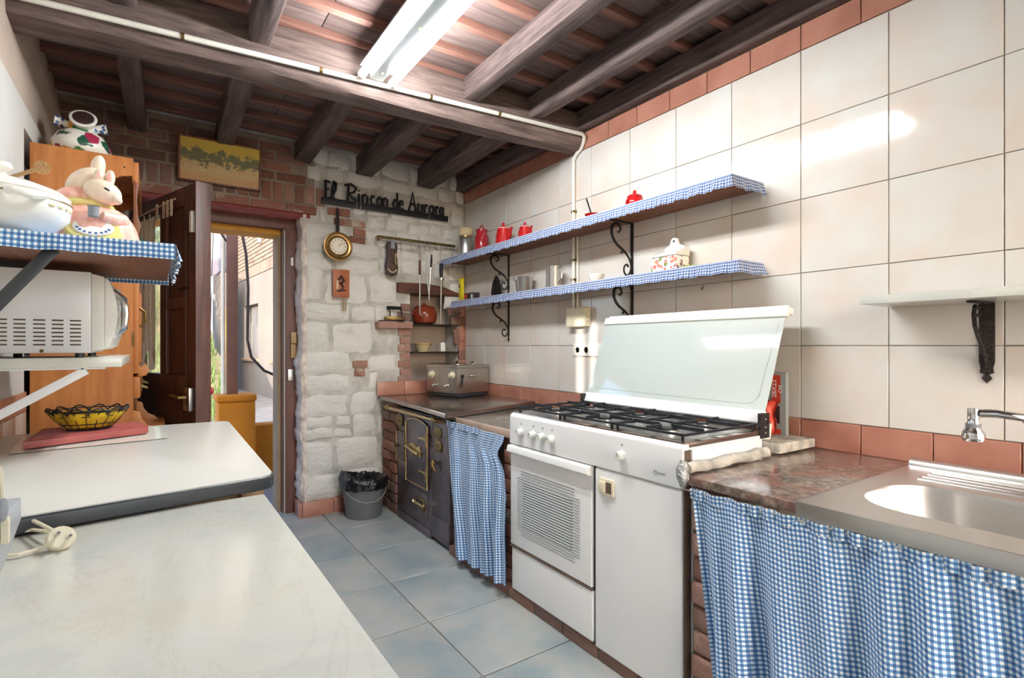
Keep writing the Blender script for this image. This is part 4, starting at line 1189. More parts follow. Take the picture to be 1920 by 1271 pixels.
def bracket(y, zt, reach, hgt, label, mat='iron_black'):
    t = thing('shelf_bracket', (RX, y, zt - hgt), label, 'bracket', 'scrolled iron shelf brackets')
    X1 = RX - .006
    obj('wall_strap', MB().prism([(y - .009, zt), (y + .009, zt), (y + .009, zt - hgt + .045), (y + .003, zt - hgt + .035), (y + .011, zt - hgt + .022), (y, zt - hgt), (y - .011, zt - hgt + .022), (y - .003, zt - hgt + .035), (y - .009, zt - hgt + .045)], 0, X1 - .005, X1), mat, t, bev=.001)
    obj('shelf_strap', bx(X1 - reach, X1, y - .009, y + .009, zt - .005, zt), mat, t, bev=.001)
    s = hgt / .335
    def cv(pts):
        o = []
        for a, b2 in pts:
            dx = (545 - a); yc = b2 + dx * .172
            o.append((X1 - .003 - dx * reach / 150, y, zt - .004 - (yc - 435) * .00124 * s))
        return o
    def smooth(p, n=4):
        p = [Vector(q) for q in p]; o = []
        for k in range(len(p) - 1):
            a, b2, c_, d_ = p[max(k - 1, 0)], p[k], p[k + 1], p[min(k + 2, len(p) - 1)]
            for m_ in range(n):
                t_ = m_ / n
                o.append(.5 * ((2 * b2) + (c_ - a) * t_ + (2 * a - 5 * b2 + 4 * c_ - d_) * t_ ** 2 + (3 * b2 - a - 3 * c_ + d_) * t_ ** 3))
        return o + [p[-1]]
    path = smooth(cv([(455, 462), (466, 466), (476, 452), (466, 434), (445, 427), (427, 438), (424, 465), (436, 495), (458, 520), (486, 541), (514, 566), (534, 598), (541, 632)]))
    L2 = len(path)
    obj('scroll', MB().tube(path, [.0035 + .0045 * math.sin(math.pi * i / (L2 - 1)) for i in range(L2)], 6), mat, t, ang=60)
    path = smooth(cv([(543, 596), (541, 622), (534, 645), (518, 657), (502, 648), (496, 628), (503, 612), (516, 610), (522, 622)]))
    obj('scroll', MB().tube(path, .005, 6), mat, t, ang=60)
    obj('rosette', MB().ball((X1 - reach * .45, y - .004, zt - .165 * s), .009, .006, .009, 10, 8), mat, t)
    for z in (zt - .03, zt - hgt * .55): obj('screw', MB().ball((X1 - .006, y, z), .004, n=8, m=6), 'brass_dull', t)
bracket(3.19, 1.865, .19, .30, 'black scrolled iron bracket under the upper shelf beside the red pots')
bracket(1.987, 1.865, .19, .335, 'black scrolled iron bracket under the upper shelf near its free end')
bracket(3.19, 1.525, .17, .30, 'black scrolled iron bracket under the lower shelf beside the junction box')
bracket(1.987, 1.525, .17, .30, 'black scrolled iron bracket under the lower shelf above the cooker lid')
# ---- marble shelf over the sink
ms = obj('marble_shelf', bx(1.912, RX - .008, -.6, .777, 1.335, 1.362), 'marble', bev=.003)
tag(ms, 'cream veined marble shelf on the tiled wall above the sink', 'shelf')
mbk = thing('hammered_bracket', (RX, .515, 1.08), 'hammered dark iron bracket holding the marble shelf', 'bracket')
y = .515; X1 = RX - .006
obj('wall_strap', MB().prism([(y - .019, 1.334), (y + .019, 1.334), (y + .019, 1.15), (y + .015, 1.13), (y + .017, 1.115), (y + .006, 1.11), (y + .013, 1.098), (y, 1.082), (y - .013, 1.098), (y - .006, 1.11), (y - .017, 1.115), (y - .015, 1.13), (y - .019, 1.15)], 0, X1 - .006, X1), 'iron_hammered', mbk, bev=.001)
obj('shelf_strap', bx(X1 - .15, X1, y - .012, y + .012, 1.329, 1.334), 'iron_hammered', mbk, bev=.001)
path = [(X1 - .085 + .018 * math.cos(R(200 + 26 * a)) * (.5 + .05 * a), y, 1.300 + .018 * math.sin(R(200 + 26 * a)) * (.5 + .05 * a)) for a in range(12)] + [(X1 - .115, y, 1.32), (X1 - .128, y, 1.295), (X1 - .118, y, 1.26), (X1 - .085, y, 1.225), (X1 - .05, y, 1.195), (X1 - .02, y, 1.165), (X1 - .012, y, 1.13)]
obj('scroll', MB().tube(path, [.004] * 10 + [.006] * 9, 6), 'iron_hammered', mbk, ang=60)
# ---- electrics on the right wall
cy = 2.455
cn = thing('wall_conduit', (RX, cy, 1.4), 'pale cable conduit running down the white tiles behind the shelves', 'conduit')
obj('pipe', MB().tube([(RX - .02, cy, 2.36), (RX - .02, cy, 1.375)], .011, 12), 'conduit_white', cn)
obj('pipe', MB().tube([(RX - .018, cy - .034, 1.88), (RX - .018, cy - .034, 1.375)], .007, 10), 'conduit_white', cn)
for z in (2.02, 1.72, 1.6): obj('clip', bx(RX - .03, RX - .006, cy - .016, cy + .016, z, z + .014), 'brass_dull', cn, bev=.003)
jb = thing('junction_box', (RX, 2.44, 1.29), 'cream plastic junction box on the white tiles', 'box')
p0, p1 = px(1062, 578, X=RX - .05), px(1097, 612, X=RX - .05)
obj('housing', bx(RX - .055, RX - .006, p1.y, p0.y, p1.z, p0.z), 'cream_plastic', jb, bev=.006, seg=3)
obj('gland', MB().cyl((RX - .03, p1.y - .0, (p0.z + p1.z) / 2 + .02), (RX - .03, p1.y - .012, (p0.z + p1.z) / 2 + .02), .012, n=14), 'cream_plastic', jb)
obj('gland', MB().cyl((RX - .03, p1.y - .0, (p0.z + p1.z) / 2 - .02), (RX - .03, p1.y - .012, (p0.z + p1.z) / 2 - .02), .012, n=14), 'cream_plastic', jb)
so = thing('socket_plate', (RX, 2.33, 1.18), 'white double wall socket plate under the junction box', 'socket')
pa, pb = px(1078, 644, X=RX), px(1132, 668, X=RX)
obj('plate', bx(RX - .016, RX - .006, pb.y, pa.y, pb.z, pa.z), 'white_plastic', so, bev=.003)
for k, xx in enumerate((1087, 1103)):
    p = px(xx, 656, X=RX)
    c_ = obj('outlet', MB().lathe([(.022, 0), (.022, .002), (.018, .003), (.017, -.004), (.0001, -.004)], (0, 0, 0), 20, M=Matrix.Rotation(R(-90), 3, 'Y')), 'cream_plastic', so, loc=(RX - .016, p.y, p.z)); c_.data.transform(Matrix.Translation((RX - .016, p.y, p.z)))
    for dy in (-.008, .008): obj('contact_hole', MB().cyl((RX - .0185, p.y + dy, p.z), (RX - .0115, p.y + dy, p.z), .003, n=8), 'cast_black', c_)
# conduit along the beam
bc = thing('beam_conduit', (1, 2.44, 2.5), 'pale cable conduit running along the face of the dark beam', 'conduit')
pth = []
for k in range(20):
    x = LX + (RX - .10 - LX) * k / 19; pth.append((x, 2.475 - .052 * x - .019, 2.424 + .018 * x))
pth += [(RX - .05, 2.345, 2.462), (RX - .03, 2.347, 2.452), (RX - .02, 2.36, 2.43), (RX - .02, 2.385, 2.395), (RX - .02, 2.43, 2.372), (RX - .02, cy, 2.345)]
obj('pipe', MB().tube(pth, .0115, 12), 'conduit_white', bc, ang=80)
for k in (4, 8, 12, 15): obj('clip', MB().tube([Vector(pth[k]) + Vector((0, -.002, 0)), Vector(pth[k]) + Vector((.012, -.0025, 0))], .0135, 12), 'brass_dull', bc)
# ---- fluorescent fitting
lf = thing('ceiling_light', (.87, 1.7, 2.45), 'twin tube fluorescent fitting mounted under the dark joists', 'light')
X0, X1f, Y0f, Y1f = .765, .955, 1.14, 2.39
obj('housing', MB().prism([(X0 + .055, 2.49), (X0 + .065, 2.445), (X1f - .065, 2.445), (X1f - .055, 2.49)], 1, Y0f, Y1f), 'housing_grey', lf, bev=.003)
obj('back_plate', bx(X0 + .01, X1f - .01, Y0f, Y1f - .02, 2.482, 2.49), 'housing_grey', lf)
for x in (X0 + .022, X1f - .022):
    tb = obj('tube', MB().cyl((x, Y0f + .03, 2.446), (x, Y1f - .02, 2.446), .017, n=16), 'tube_light', lf)
    for y in (Y0f + .005, Y1f - .02): obj('tube_cap', MB().cyl((x, y, 2.446), (x, y + .022, 2.446), .0185, n=16), 'white_plastic', lf)
for y in (1.9, 2.31): obj('screw', MB().ball(((X0 + X1f) / 2, y, 2.444), .006, n=8, m=6), 'brass_dull', lf)
# ================================================================ things on the right shelves
ZU, ZL = 1.893, 1.553
def at(x, y, X, z): # point on a shelf seen at photo column x
    p = px(x, y, X=X); return Vector((X, p.y, z))
def pot(name, c, prof, mat, label, cat, group=None, n=28):
    t = thing(name, c, label, cat, group); obj('body', MB().lathe(prof, (0, 0, 0), n), mat, t, world=False); return t
# aluminium milk can with an upturned cream cup on it
c = at(873, 440, 2.06, ZU)
t = pot('milk_can', c, [(.066, 0), (.068, .004), (.068, .15), (.060, .165), (.050, .175), (.050, .185)], 'aluminium', 'plain aluminium milk can at the corner end of the upper shelf', 'can')
obj('neck_band', MB().lathe([(.050, .17), (.053, .172), (.053, .182), (.05, .184)], n=24), 'copper_gold', t, world=False)
obj('lid', MB().lathe([(.05, .184), (.058, .195), (.056, .235), (.050, .245), (.0001, .245)], n=24), 'cream_ceramic', t, world=False)
# red milk can
c = at(903, 440, 2.05, ZU)
t = pot('red_milk_can', c, [(.052, 0), (.054, .005), (.054, .125), (.045, .145), (.040, .155), (.040, .175), (.044, .18)], 'red_dark_enamel', 'red enamel milk can with a wire loop lid on the upper shelf', 'can')
obj('lid', MB().lathe([(.045, .178), (.045, .186), (.02, .195), (.0001, .196)], n=24), 'red_dark_enamel', t, world=False)
obj('lid_ring', MB().tube([(.0, .022 * math.cos(a), .196 + .024 * math.sin(a)) for a in [math.pi * i / 8 for i in range(9)]], .004, 6), 'red_dark_enamel', t, world=False)
obj('bail', MB().tube([(.0, -.046, .165), (-.02, -.05, .12), (-.03, -.04, .09)], .002, 5), 'steel', t, world=False)
def coffeepot(c, s, label, mir=1):
    t = pot('coffee_pot', c, [(.060 * s, 0), (.061 * s, .004), (.045 * s, .125 * s), (.046 * s, .13 * s)], 'red_enamel', label, 'pot', 'red enamel coffee pots')
    ld = obj('lid', MB().lathe([(.048 * s, .129 * s), (.046 * s, .137 * s), (.02 * s, .15 * s), (.0001, .152 * s)], n=24), 'red_enamel', t, world=False)
    obj('lid_knob', MB().lathe([(.006 * s, .15 * s), (.011 * s, .163 * s), (.007 * s, .172 * s), (.0001, .173 * s)], n=12), 'red_enamel', ld, world=False)
    obj('rim_line', MB().lathe([(.0475 * s, .1285 * s), (.0495 * s, .131 * s), (.0475 * s, .1335 * s)], n=24), 'white_print', ld, world=False)
    obj('handle', MB().tube([(0, mir * .048 * s, .115 * s), (0, mir * .085 * s, .112 * s), (0, mir * .092 * s, .085 * s), (0, mir * .075 * s, .05 * s), (0, mir * .058 * s, .03 * s)], .006 * s, 8), 'red_enamel', t, world=False)
    obj('spout', MB().tube([(0, -mir * .05 * s, .045 * s), (0, -mir * .082 * s, .075 * s), (0, -mir * .088 * s, .105 * s), (0, -mir * .105 * s, .122 * s)], [.02 * s, .013 * s, .010 * s, .008 * s], 10), 'red_enamel', t, world=False)
    return t
coffeepot(at(944, 430, 2.03, ZU), 1.0, 'larger red enamel coffee pot with curved handle on the upper shelf')
coffeepot(at(984, 425, 2.05, ZU), .78, 'smaller red enamel coffee pot next to the larger one on the upper shelf')
c = at(1112, 390, 2.03, ZU)
t = pot('red_bowl', c, [(.030, 0), (.036, .004), (.038, .035), (.046, .04)], 'red_enamel', 'small flared red enamel bowl with a ladle standing in it', 'bowl')
obj('rim', MB().lathe([(.046, .039), (.048, .042), (.044, .043), (.036, .037), (.03, .02), (.0001, .006)], n=28), 'red_enamel', t, world=False)
l = thing('ladle', c + Vector((0, 0, .012)), 'thin dark ladle handle sticking out of the small red bowl', 'ladle')
obj('handle', MB().tube([(0, .0, .0), (0, .02, .05), (0, .052, .125)], .0045, 6), 'iron_black', l, world=False)
obj('hook_eye', MB().tube([(0, .052 + .005 * math.cos(a), .129 + .005 * math.sin(a)) for a in [i * math.pi / 4 for i in range(8)]], .0018, 5, closed=True), 'iron_black', l, world=False)
c = at(1190, 365, 2.04, ZU)
t = pot('sugar_pot', c, [(.025, 0), (.040, .012), (.048, .035), (.044, .058), (.036, .066), (.036, .07)], 'red_enamel', 'round red enamel sugar pot with a pointed lid on the upper shelf', 'pot')
ld = obj('lid', MB().lathe([(.039, .068), (.037, .076), (.016, .088), (.0001, .09)], n=24), 'red_enamel', t, world=False)
obj('lid_knob', MB().lathe([(.006, .088), (.010, .098), (.004, .107), (.0001, .108)], n=12), 'red_enamel', ld, world=False)
obj('handle', MB().tube([(-.045, .0, .05), (-.055, .003, .045), (-.055, .003, .03), (-.047, 0, .022)], .004, 6), 'red_enamel', t, world=False)
# lower shelf
c = at(865, 540, 2.06, ZL)
t = thing('yellow_box', c, 'tall narrow bright yellow box on the lower shelf', 'box')
obj('carton', bx(-.012, .012, -.023, .023, 0, .195), 'yellow_box', t, bev=.001, world=False)
obj('print_patch', bx(-.0128, -.0118, .002, .02, .115, .15), 'black_box', t, world=False)
c = at(884, 550, 2.05, ZL)
t = thing('small_carton', c, 'small black carton with red and white print on the lower shelf', 'box')
obj('carton', bx(-.03, .03, -.075, .06, 0, .058), 'black_box', t, bev=.001, world=False)
obj('red_patch', bx(-.031, -.0298, .02, .055, .012, .05), 'red_print', t, world=False)
obj('label_patch', bx(-.031, -.0298, -.07, -.045, .008, .045), 'white_print', t, world=False)
c = at(930, 540, 2.08, ZL)
t = thing('flat_iron', c, 'pointed dark flat iron standing upright on the lower shelf', 'iron', rz=R(8))
obj('sole', MB().prism([(-.048, 0), (.048, 0), (.046, .06), (.03, .12), (.0, .165), (-.03, .12), (-.046, .06)], 0, -.008, .012), 'iron_black', t, bev=.003, world=False)
obj('ridge', MB().prism([(-.012, 0), (.012, 0), (.0, .13)], 0, -.018, -.006), 'iron_black', t, bev=.002, world=False)
c = at(983, 540, 2.06, ZL)
t = pot('metal_pail', c, [(.048, 0), (.050, .004), (.064, .105), (.066, .108), (.062, .108), (.048, .01), (.0001, .008)], 'aluminium', 'small flared aluminium pail with a wire handle on the lower shelf', 'pail')
obj('ear', bx(-.066, -.058, .012, .028, .08, .105), 'steel', t, bev=.002, world=False)
obj('bail', MB().tube([(-.063 + .01, .06, .1), (-.068, .03, .085), (-.07, -.01, .082), (-.06, -.05, .1)], .0018, 5), 'steel', t, world=False)
c = at(1038, 520, 2.05, ZL)
t = pot('metal_jug', c, [(.048, 0), (.049, .004), (.045, .135), (.047, .14), (.043, .14), (.043, .02), (.0001, .018)], 'steel', 'polished steel jug with a handle on the lower shelf', 'jug')
obj('handle', MB().tube([(0, -.045, .13), (-.0, -.07, .132), (0, -.08, .11), (0, -.075, .06), (0, -.046, .035)], .006, 8), 'steel', t, world=False)
c = at(1118, 510, 2.05, ZL)
t = pot('white_bowl', c, [(.02, 0), (.030, .003), (.044, .03), (.047, .048), (.044, .048), (.03, .01), (.0001, .008)], 'white_ceramic', 'small white ceramic bowl on the lower shelf', 'bowl')
# salt box
c = at(1256, 490, 2.07, ZL)
t = thing('salt_box', c, 'white ceramic salt box with flower print and a hanging lug', 'box', rz=R(0))
obj('box', bx(-.05, .05, -.075, .075, 0, .075), 'flower_box', t, bev=.004, world=False)
obj('lid', MB().prism([(-.054, .076), (.05, .076), (.05, .122), (.03, .122), (-.054, .088)], 1, -.078, .078), 'white_ceramic', t, bev=.004, world=False)
obj('back_plate', MB().prism([(-.07, .1), (.07, .1), (.055, .13), (.025, .142), (.018, .17), (-.0, .178), (-.018, .17), (-.025, .142), (-.055, .13)], 0, .03, .046), 'white_ceramic', t, bev=.003, world=False)
obj('hang_hole', MB().cyl((.029, 0, .158), (.0295, 0, .158), .006, n=12), 'dark_gap', t, world=False)
c = at(1298, 498, 2.08, ZL)
t = thing('green_sponge', c, 'flat lime green sponge lying beside the salt box', 'sponge')
obj('pad', bx(-.04, .03, -.04, .03, 0, .018), 'green_plastic', t, bev=.004, world=False)
p = px(1318, 540, X=RX - .008)
tag(obj('wall_hook', MB().tube([(p.x, p.y, p.z + .012), (p.x - .004, p.y, p.z - .004), (p.x - .012, p.y, p.z - .008), (p.x - .018, p.y, p.z + .002)], .0025, 6), 'brass_dull'), 'tiny brass cup hook screwed into the tiles under the lower shelf', 'hook')
# carton and red cloth behind the cooker lid
t = thing('printed_carton', px(1455, 812, X=2.06), 'flat grey and red carton printed 28X23 CM leaning by the cooker lid', 'carton')
p0, p1 = px(1447, 697, X=2.09), px(1474, 818, X=2.09)
obj('carton', bx(2.088, 2.11, p1.y, p0.y + .03, .84, p0.z), 'grey_card', t, bev=.001)
obj('red_panel', bx(2.0868, 2.089, p1.y + .022, p0.y - .002, p0.z - .125, p0.z - .012), 'red_print', t)
obj('red_foot', bx(2.0868, 2.089, p1.y + .02, p0.y + .02, .842, .862), 'red_print', t)
obj('photo_print', bx(2.0868, 2.089, p1.y + .025, p0.y + .01, .885, .955), 'leather_dark', t)
ym_ = (p1.y + .022 + p0.y - .002) / 2
text('lettering', '28X23', .027, 'white_print', t, (2.0864, ym_ + .007, p0.z - .068), Matrix(((0, 0, -1), (0, 1, 0), (1, 0, 0))).to_euler() if False else (Matrix.Rotation(R(-90), 3, 'Z') @ Matrix.Rotation(R(90), 3, 'X') @ Matrix.Rotation(R(90), 3, 'Z')).to_euler(), .0002, .0001)
text('lettering', 'CM', .021, 'white_print', t, (2.0864, ym_ - .018, p0.z - .068), (Matrix.Rotation(R(-90), 3, 'Z') @ Matrix.Rotation(R(90), 3, 'X') @ Matrix.Rotation(R(90), 3, 'Z')).to_euler(), .0002, .0001)
def rag(u, v):
    return (2.035 + .014 * math.sin(u * 9) * (1 - v * .3) + .01 * noise.noise((u * 4, v * 5, 2)), 1.18 - .06 * u * (1 - .3 * v) + .008 * math.sin(v * 6), 0.985 - .13 * v - .03 * abs(u - .5) + .012 * noise.noise((u * 6, v * 6, 1)))
tag(obj('red_rag', MB().sheet(rag, 14, 14), 'red_print', ang=180), 'crumpled red cloth tucked behind the open cooker lid', 'cloth')
tag(obj('white_cup', MB().lathe([(.022, .84), (.028, .90), (.025, .90), (.020, .845), (.0001, .845)], (1.955, 1.128, 0), 18), 'white_plastic'), 'white plastic cup behind the corner of the cooker lid', 'cup')
# ================================================================ things on the back wall
SF = BY - .034      # face of the stones
# sign: black plank with cut-out letters standing on it
pA, pB = px(603, 372, Y=SF - .01), px(840, 412, Y=SF - .01)
sg = thing('name_sign', ((pA.x + pB.x) / 2, SF, 2.2), 'black cut-out letter sign on a plank on the white stone wall', 'sign')
obj('plank', bx(pA.x, pB.x, SF - .016, SF + .002, 2.208, 2.252), 'cast_black', sg, bev=.003)
ST = {'E': [[(.9, .95), (.1, 1), (.3, .98), (.3, 0), (.0, -.02)], [(.3, 0), (.95, .05)], [(.3, .52), (.75, .55)]],
      'l': [[(.1, 0), (.2, .6), (.5, 1.05), (.8, .95), (.75, .6), (.3, .25), (.35, 0), (.7, .05)]],
      'R': [[(.25, 0), (.3, 1.0)], [(.0, .92), (.5, 1.04), (.9, .85), (.7, .58), (.34, .5), (.6, .28), (1.1, -.02)]],
      'i': [[(.3, 0), (.3, .55)], [(.32, .72), (.34, .76)]],
      'n': [[(.1, 0), (.1, .55)], [(.1, .4), (.4, .57), (.75, .45), (.75, 0)]],
      'c': [[(.8, .5), (.45, .58), (.15, .35), (.3, .08), (.8, .06)]],
      'o': [[(.45, .56), (.12, .38), (.2, .08), (.55, .02), (.82, .25), (.75, .5), (.45, .56)]],
      'd': [[(.8, .5), (.4, .56), (.12, .3), (.3, .05), (.8, .1)], [(.8, 0), (.8, 1.0)]],
      'e': [[(.15, .3), (.75, .34), (.65, .55), (.3, .55), (.12, .3), (.3, .04), (.8, .08)]],
      'A': [[(.0, 0), (.5, 1.05), (.95, 0)], [(.2, .4), (.75, .42)]],
      'u': [[(.12, .55), (.12, .15), (.4, .02), (.75, .15)], [(.75, .55), (.75, 0)]],
      'r': [[(.15, 0), (.15, .55)], [(.15, .35), (.45, .56), (.75, .5)]],
      'a': [[(.8, .5), (.4, .56), (.12, .3), (.3, .05), (.8, .12)], [(.8, .56), (.8, 0)]]}
word = [('E', 607, 620), ('l', 621, 632), ('R', 646, 671), ('i', 671, 678), ('n', 679, 692), ('c', 694, 705), ('o', 706, 718), ('n', 718, 729), ('d', 736, 747), ('e', 748, 758), ('A', 767, 781), ('u', 783, 794), ('r', 795, 804), ('o', 804, 815), ('r', 816, 824), ('a', 824, 833)]
for ch, xa, xb in word:
    a, b2 = px(xa, 380, Y=SF - .01).x, px(xb, 380, Y=SF - .01).x
    mb = MB()
    hgt = .125 if ch not in 'A' else .14
    for s in ST[ch]:
        mb.tube([(a + (b2 - a) * q[0], SF - .008, 2.247 + hgt * q[1]) for q in s], .0095, 8)
    obj('letter', mb, 'cast_black', sg, ang=60)
for xx in (668, 676, 805):
    p = px(xx, 375, Y=SF - .018); obj('wire_tie', MB().tube([(p.x, SF - .018, 2.20), (p.x + .004, SF - .02, 2.26)], .0018, 5), 'steel', sg)
# frying pan thermometer
pc = px(634, 462, Y=SF - .04)
t = thing('pan_clock', (pc.x, SF, pc.z - .1), 'brass frying pan wall dial with a long black handle', 'dial')
Mx = Matrix.Rotation(R(90), 3, 'X')
def disc(name, prof, mat, parent, ang=38): return obj(name, MB().lathe(prof, (pc.x, SF, pc.z), 36, M=Mx), mat, parent, ang=ang)
disc('pan', [(.078, 0), (.100, .04), (.102, .048), (.094, .05), (.088, .046), (.075, .044), (.068, .05), (.0001, .05)], 'copper_gold', t)
disc('dial_face', [(.062, .0502), (.062, .054), (.0001, .054)], 'dial_white', t)
obj('dial_ring', MB().tube([(pc.x + .063 * math.cos(a), SF - .054, pc.z + .063 * math.sin(a)) for a in [i * math.pi / 18 for i in range(36)]], .004, 6, closed=True), 'brass_dull', t)
for k in range(12):
    a = k * math.pi / 6; obj('dial_mark', MB().cyl((pc.x + .046 * math.cos(a), SF - .0538, pc.z + .046 * math.sin(a)), (pc.x + .046 * math.cos(a), SF - .0546, pc.z + .046 * math.sin(a)), .005, n=8), 'copper_gold', t)
obj('pointer', MB().tube([(pc.x, SF - .0555, pc.z), (pc.x + .03, SF - .0555, pc.z + .025)], .0018, 5), 'red_print', t)
obj('handle', MB().prism([(pc.x - .012, pc.z + .085), (pc.x + .012, pc.z + .085), (pc.x + .009, pc.z + .26), (pc.x, pc.z + .28), (pc.x - .009, pc.z + .26)], 1, SF - .034, SF - .022), 'iron_black', t, bev=.002)
obj('hook', MB().tube([(pc.x, SF - .03, pc.z + .26), (pc.x, SF - .01, pc.z + .285), (pc.x, SF, pc.z + .28)], .003, 6), 'iron_black', t)
# orange plaque with hanging bits
p0, p1 = px(624, 504, Y=SF - .01), px(655, 558, Y=SF - .01)
t = thing('wall_plaque', (p0.x, SF, p1.z), 'small orange wooden plaque with a dark relief and hanging brass keys', 'plaque')
obj('board', bx(p0.x, p1.x, SF - .014, SF + .002, p1.z, p0.z), 'plaque_orange', t, bev=.003)
xm, zm_ = (p0.x + p1.x) / 2, (p0.z + p1.z) / 2
obj('relief', MB().tube([(xm - .02, SF - .015, zm_ + .02), (xm, SF - .017, zm_ + .05), (xm + .02, SF - .016, zm_ + .02), (xm - .005, SF - .017, zm_), (xm + .015, SF - .016, zm_ - .03), (xm - .01, SF - .016, zm_ - .06)], [.008, .012, .01, .014, .008, .006], 8), 'leather_dark', t)
obj('relief', MB().tube([(xm - .03, SF - .015, zm_ - .055), (xm + .03, SF - .015, zm_ - .05)], .006, 6), 'leather_dark', t)
obj('relief', MB().tube([(xm - .03, SF - .015, zm_ - .045), (xm - .028, SF - .015, zm_ + .02)], .007, 6), 'cream_ceramic', t)
obj('stud', MB().ball((xm - .035, SF - .015, p1.z + .025), .007, n=10, m=6), 'brass', t)
for dx in (-.006, .008): obj('pendant', MB().tube([(xm + .02 + dx, SF - .01, p1.z), (xm + .02 + dx * 1.5, SF - .012, p1.z - .05), (xm + .02 + dx * 1.2, SF - .012, p1.z - .1)], [.002, .006, .003], 6), 'brass', t)
# utensil rod (key shaped) with what hangs from it
q0, q1 = px(708, 441, Y=SF - .045), px(853, 463, Y=SF - .045)
zr = (q0.z + q1.z) / 2
t = thing('utensil_rail', ((q0.x + q1.x) / 2, SF, zr), 'horizontal dull brass rail with hooks on the white stone wall', 'rail')
obj('rod', MB().cyl((q0.x, SF - .045, zr), (q1.x, SF - .045, zr - .004), .011, n=12), 'brass_dull', t)
obj('end_scroll', MB().tube([(q0.x, SF - .045, zr), (q0.x - .012, SF - .045, zr - .012), (q0.x - .002, SF - .045, zr - .026), (q0.x + .014, SF - .045, zr - .02)], .009, 8), 'brass_dull', t)
for x in (q0.x + .05, q1.x - .06): obj('standoff', MB().cyl((x, SF - .045, zr), (x, SF + .002, zr), .006, n=8), 'brass_dull', t)
def hook(x, L):
    obj('hook', MB().tube([(x, SF - .045, zr + .013), (x, SF - .058, zr + .004), (x, SF - .058, zr - L + .014), (x + .008, SF - .058, zr - L), (x + .015, SF - .058, zr - L + .012)], .0022, 5), 'steel', t)
def hx_(xx): return px(xx, 470, Y=SF - .058).x
for xx, L in ((738, .03), (752, .10), (771, .08), (787, .09), (796, .10), (806, .09), (826, .14)): hook(hx_(xx), L)
# slipper shaped opener case
x = hx_(736); 
s = thing('slipper_case', (x, SF, 1.80), 'dark slipper shaped leather case with gold motif hanging from the rail', 'case')
zt_ = zr - .03
obj('case', MB().prism([(x - .04, zt_ - .02), (x - .034, zt_), (x + .034, zt_), (x + .042, zt_ - .03), (x + .036, zt_ - .10), (x + .05, zt_ - .20), (x + .036, zt_ - .245), (x, zt_ - .258), (x - .036, zt_ - .24), (x - .05, zt_ - .19), (x - .036, zt_ - .10)], 1, SF - .055, SF - .015), 'leather_dark', s, bev=.008, seg=3)
obj('motif', MB().tube([(x - .005, SF - .056, zt_ - .08), (x + .018, SF - .057, zt_ - .10), (x - .02, SF - .057, zt_ - .125), (x + .02, SF - .057, zt_ - .15), (x - .015, SF - .057, zt_ - .165), (x + .02, SF - .057, zt_ - .19), (x - .02, SF - .057, zt_ - .19)], .005, 6), 'brass', s)
obj('motif', MB().tube([(x - .036, SF - .056, zt_ - .205), (x - .012, SF - .057, zt_ - .228), (x + .012, SF - .057, zt_ - .228), (x + .036, SF - .056, zt_ - .205)], .004, 6), 'cream_ceramic', s)
obj('motif', MB().tube([(x + .028, SF - .056, zt_ - .08), (x + .022, SF - .057, zt_ - .13), (x + .03, SF - .057, zt_ - .17)], .005, 6), 'brass', s)
obj('tongue', bx(x - .012, x + .02, SF - .06, SF - .05, zt_ - .05, zt_ + .02), 'lead_grey', s, bev=.003)
def uten(name, xx, ztop, parts, label):
    x = hx_(xx) + .008
    u = thing(name, (x, SF - .06, ztop - .4), label, 'utensil', 'utensils on the rail')
    for nm, mb, mt in parts(x): obj(nm, mb, mt, u)
YU = SF - .062
def zp(xx, y): return px(xx, y, Y=YU).z
uten('steel_poker', 785, zp(785, 478), lambda x: [('loop', MB().tube([(x, YU, zp(785, 472)), (x - .008, YU, zp(785, 482)), (x, YU, zp(785, 488)), (x + .008, YU, zp(785, 482))], .002, 5, closed=True), 'steel'),
     ('handle', MB().cyl((x, YU, zp(785, 488)), (x, YU, zp(785, 515)), .009, n=10), 'old_wood'), ('shaft', MB().tube([(x, YU, zp(785, 515)), (x, YU, zp(785, 585)), (x + .006, YU, zp(785, 590)), (x + .04, YU, zp(785, 591))], .0055, 6), 'steel')], 'hooked steel poker with a thin brown wooden handle on the rail')
uten('skewer', 800, zp(800, 485), lambda x: [('wire', MB().tube([(x - .012, YU, zp(800, 480)), (x - .004, YU, zp(800, 530)), (x + .016, YU, zp(800, 565))], .003, 5), 'steel'), ('shaft', MB().tube([(x - .012, YU - .004, zp(800, 483)), (x - .02, YU - .004, zp(800, 495)), (x + .004, YU - .004, zp(800, 540)), (x + .016, YU - .004, zp(800, 565))], .003, 5), 'steel')], 'thin bent steel skewer hanging from the rail')
uten('skimmer', 804, zp(806, 478), lambda x: [('handle', MB().tube([(x + .005, YU - .02, zp(806, 478)), (x + .003, YU - .02, zp(806, 490)), (x, YU - .02, zp(806, 502))], [.006, .009, .006], 10), 'cast_black'), ('shaft', MB().tube([(x, YU - .02, zp(806, 500)), (x - .014, YU - .02, zp(802, 545)), (x - .018, YU - .018, zp(802, 562))], .004, 6), 'steel')], 'steel skimmer with a short black handle hanging from the rail')
uten('sharpening_steel', 825, zp(826, 495), lambda x: [('handle', MB().tube([(x, YU, zp(826, 494)), (x, YU, zp(826, 505)), (x, YU, zp(826, 520))], [.014, .016, .011], 12), 'cast_black'), ('guard', MB().cyl((x, YU, zp(826, 521)), (x, YU, zp(826, 525)), .02, n=14), 'steel'), ('shaft', MB().cyl((x, YU, zp(826, 525)), (x - .004, YU, zp(826, 605)), .0075, .005, n=10), 'sharpening')], 'long sharpening steel with a black grip hanging near the shelf')
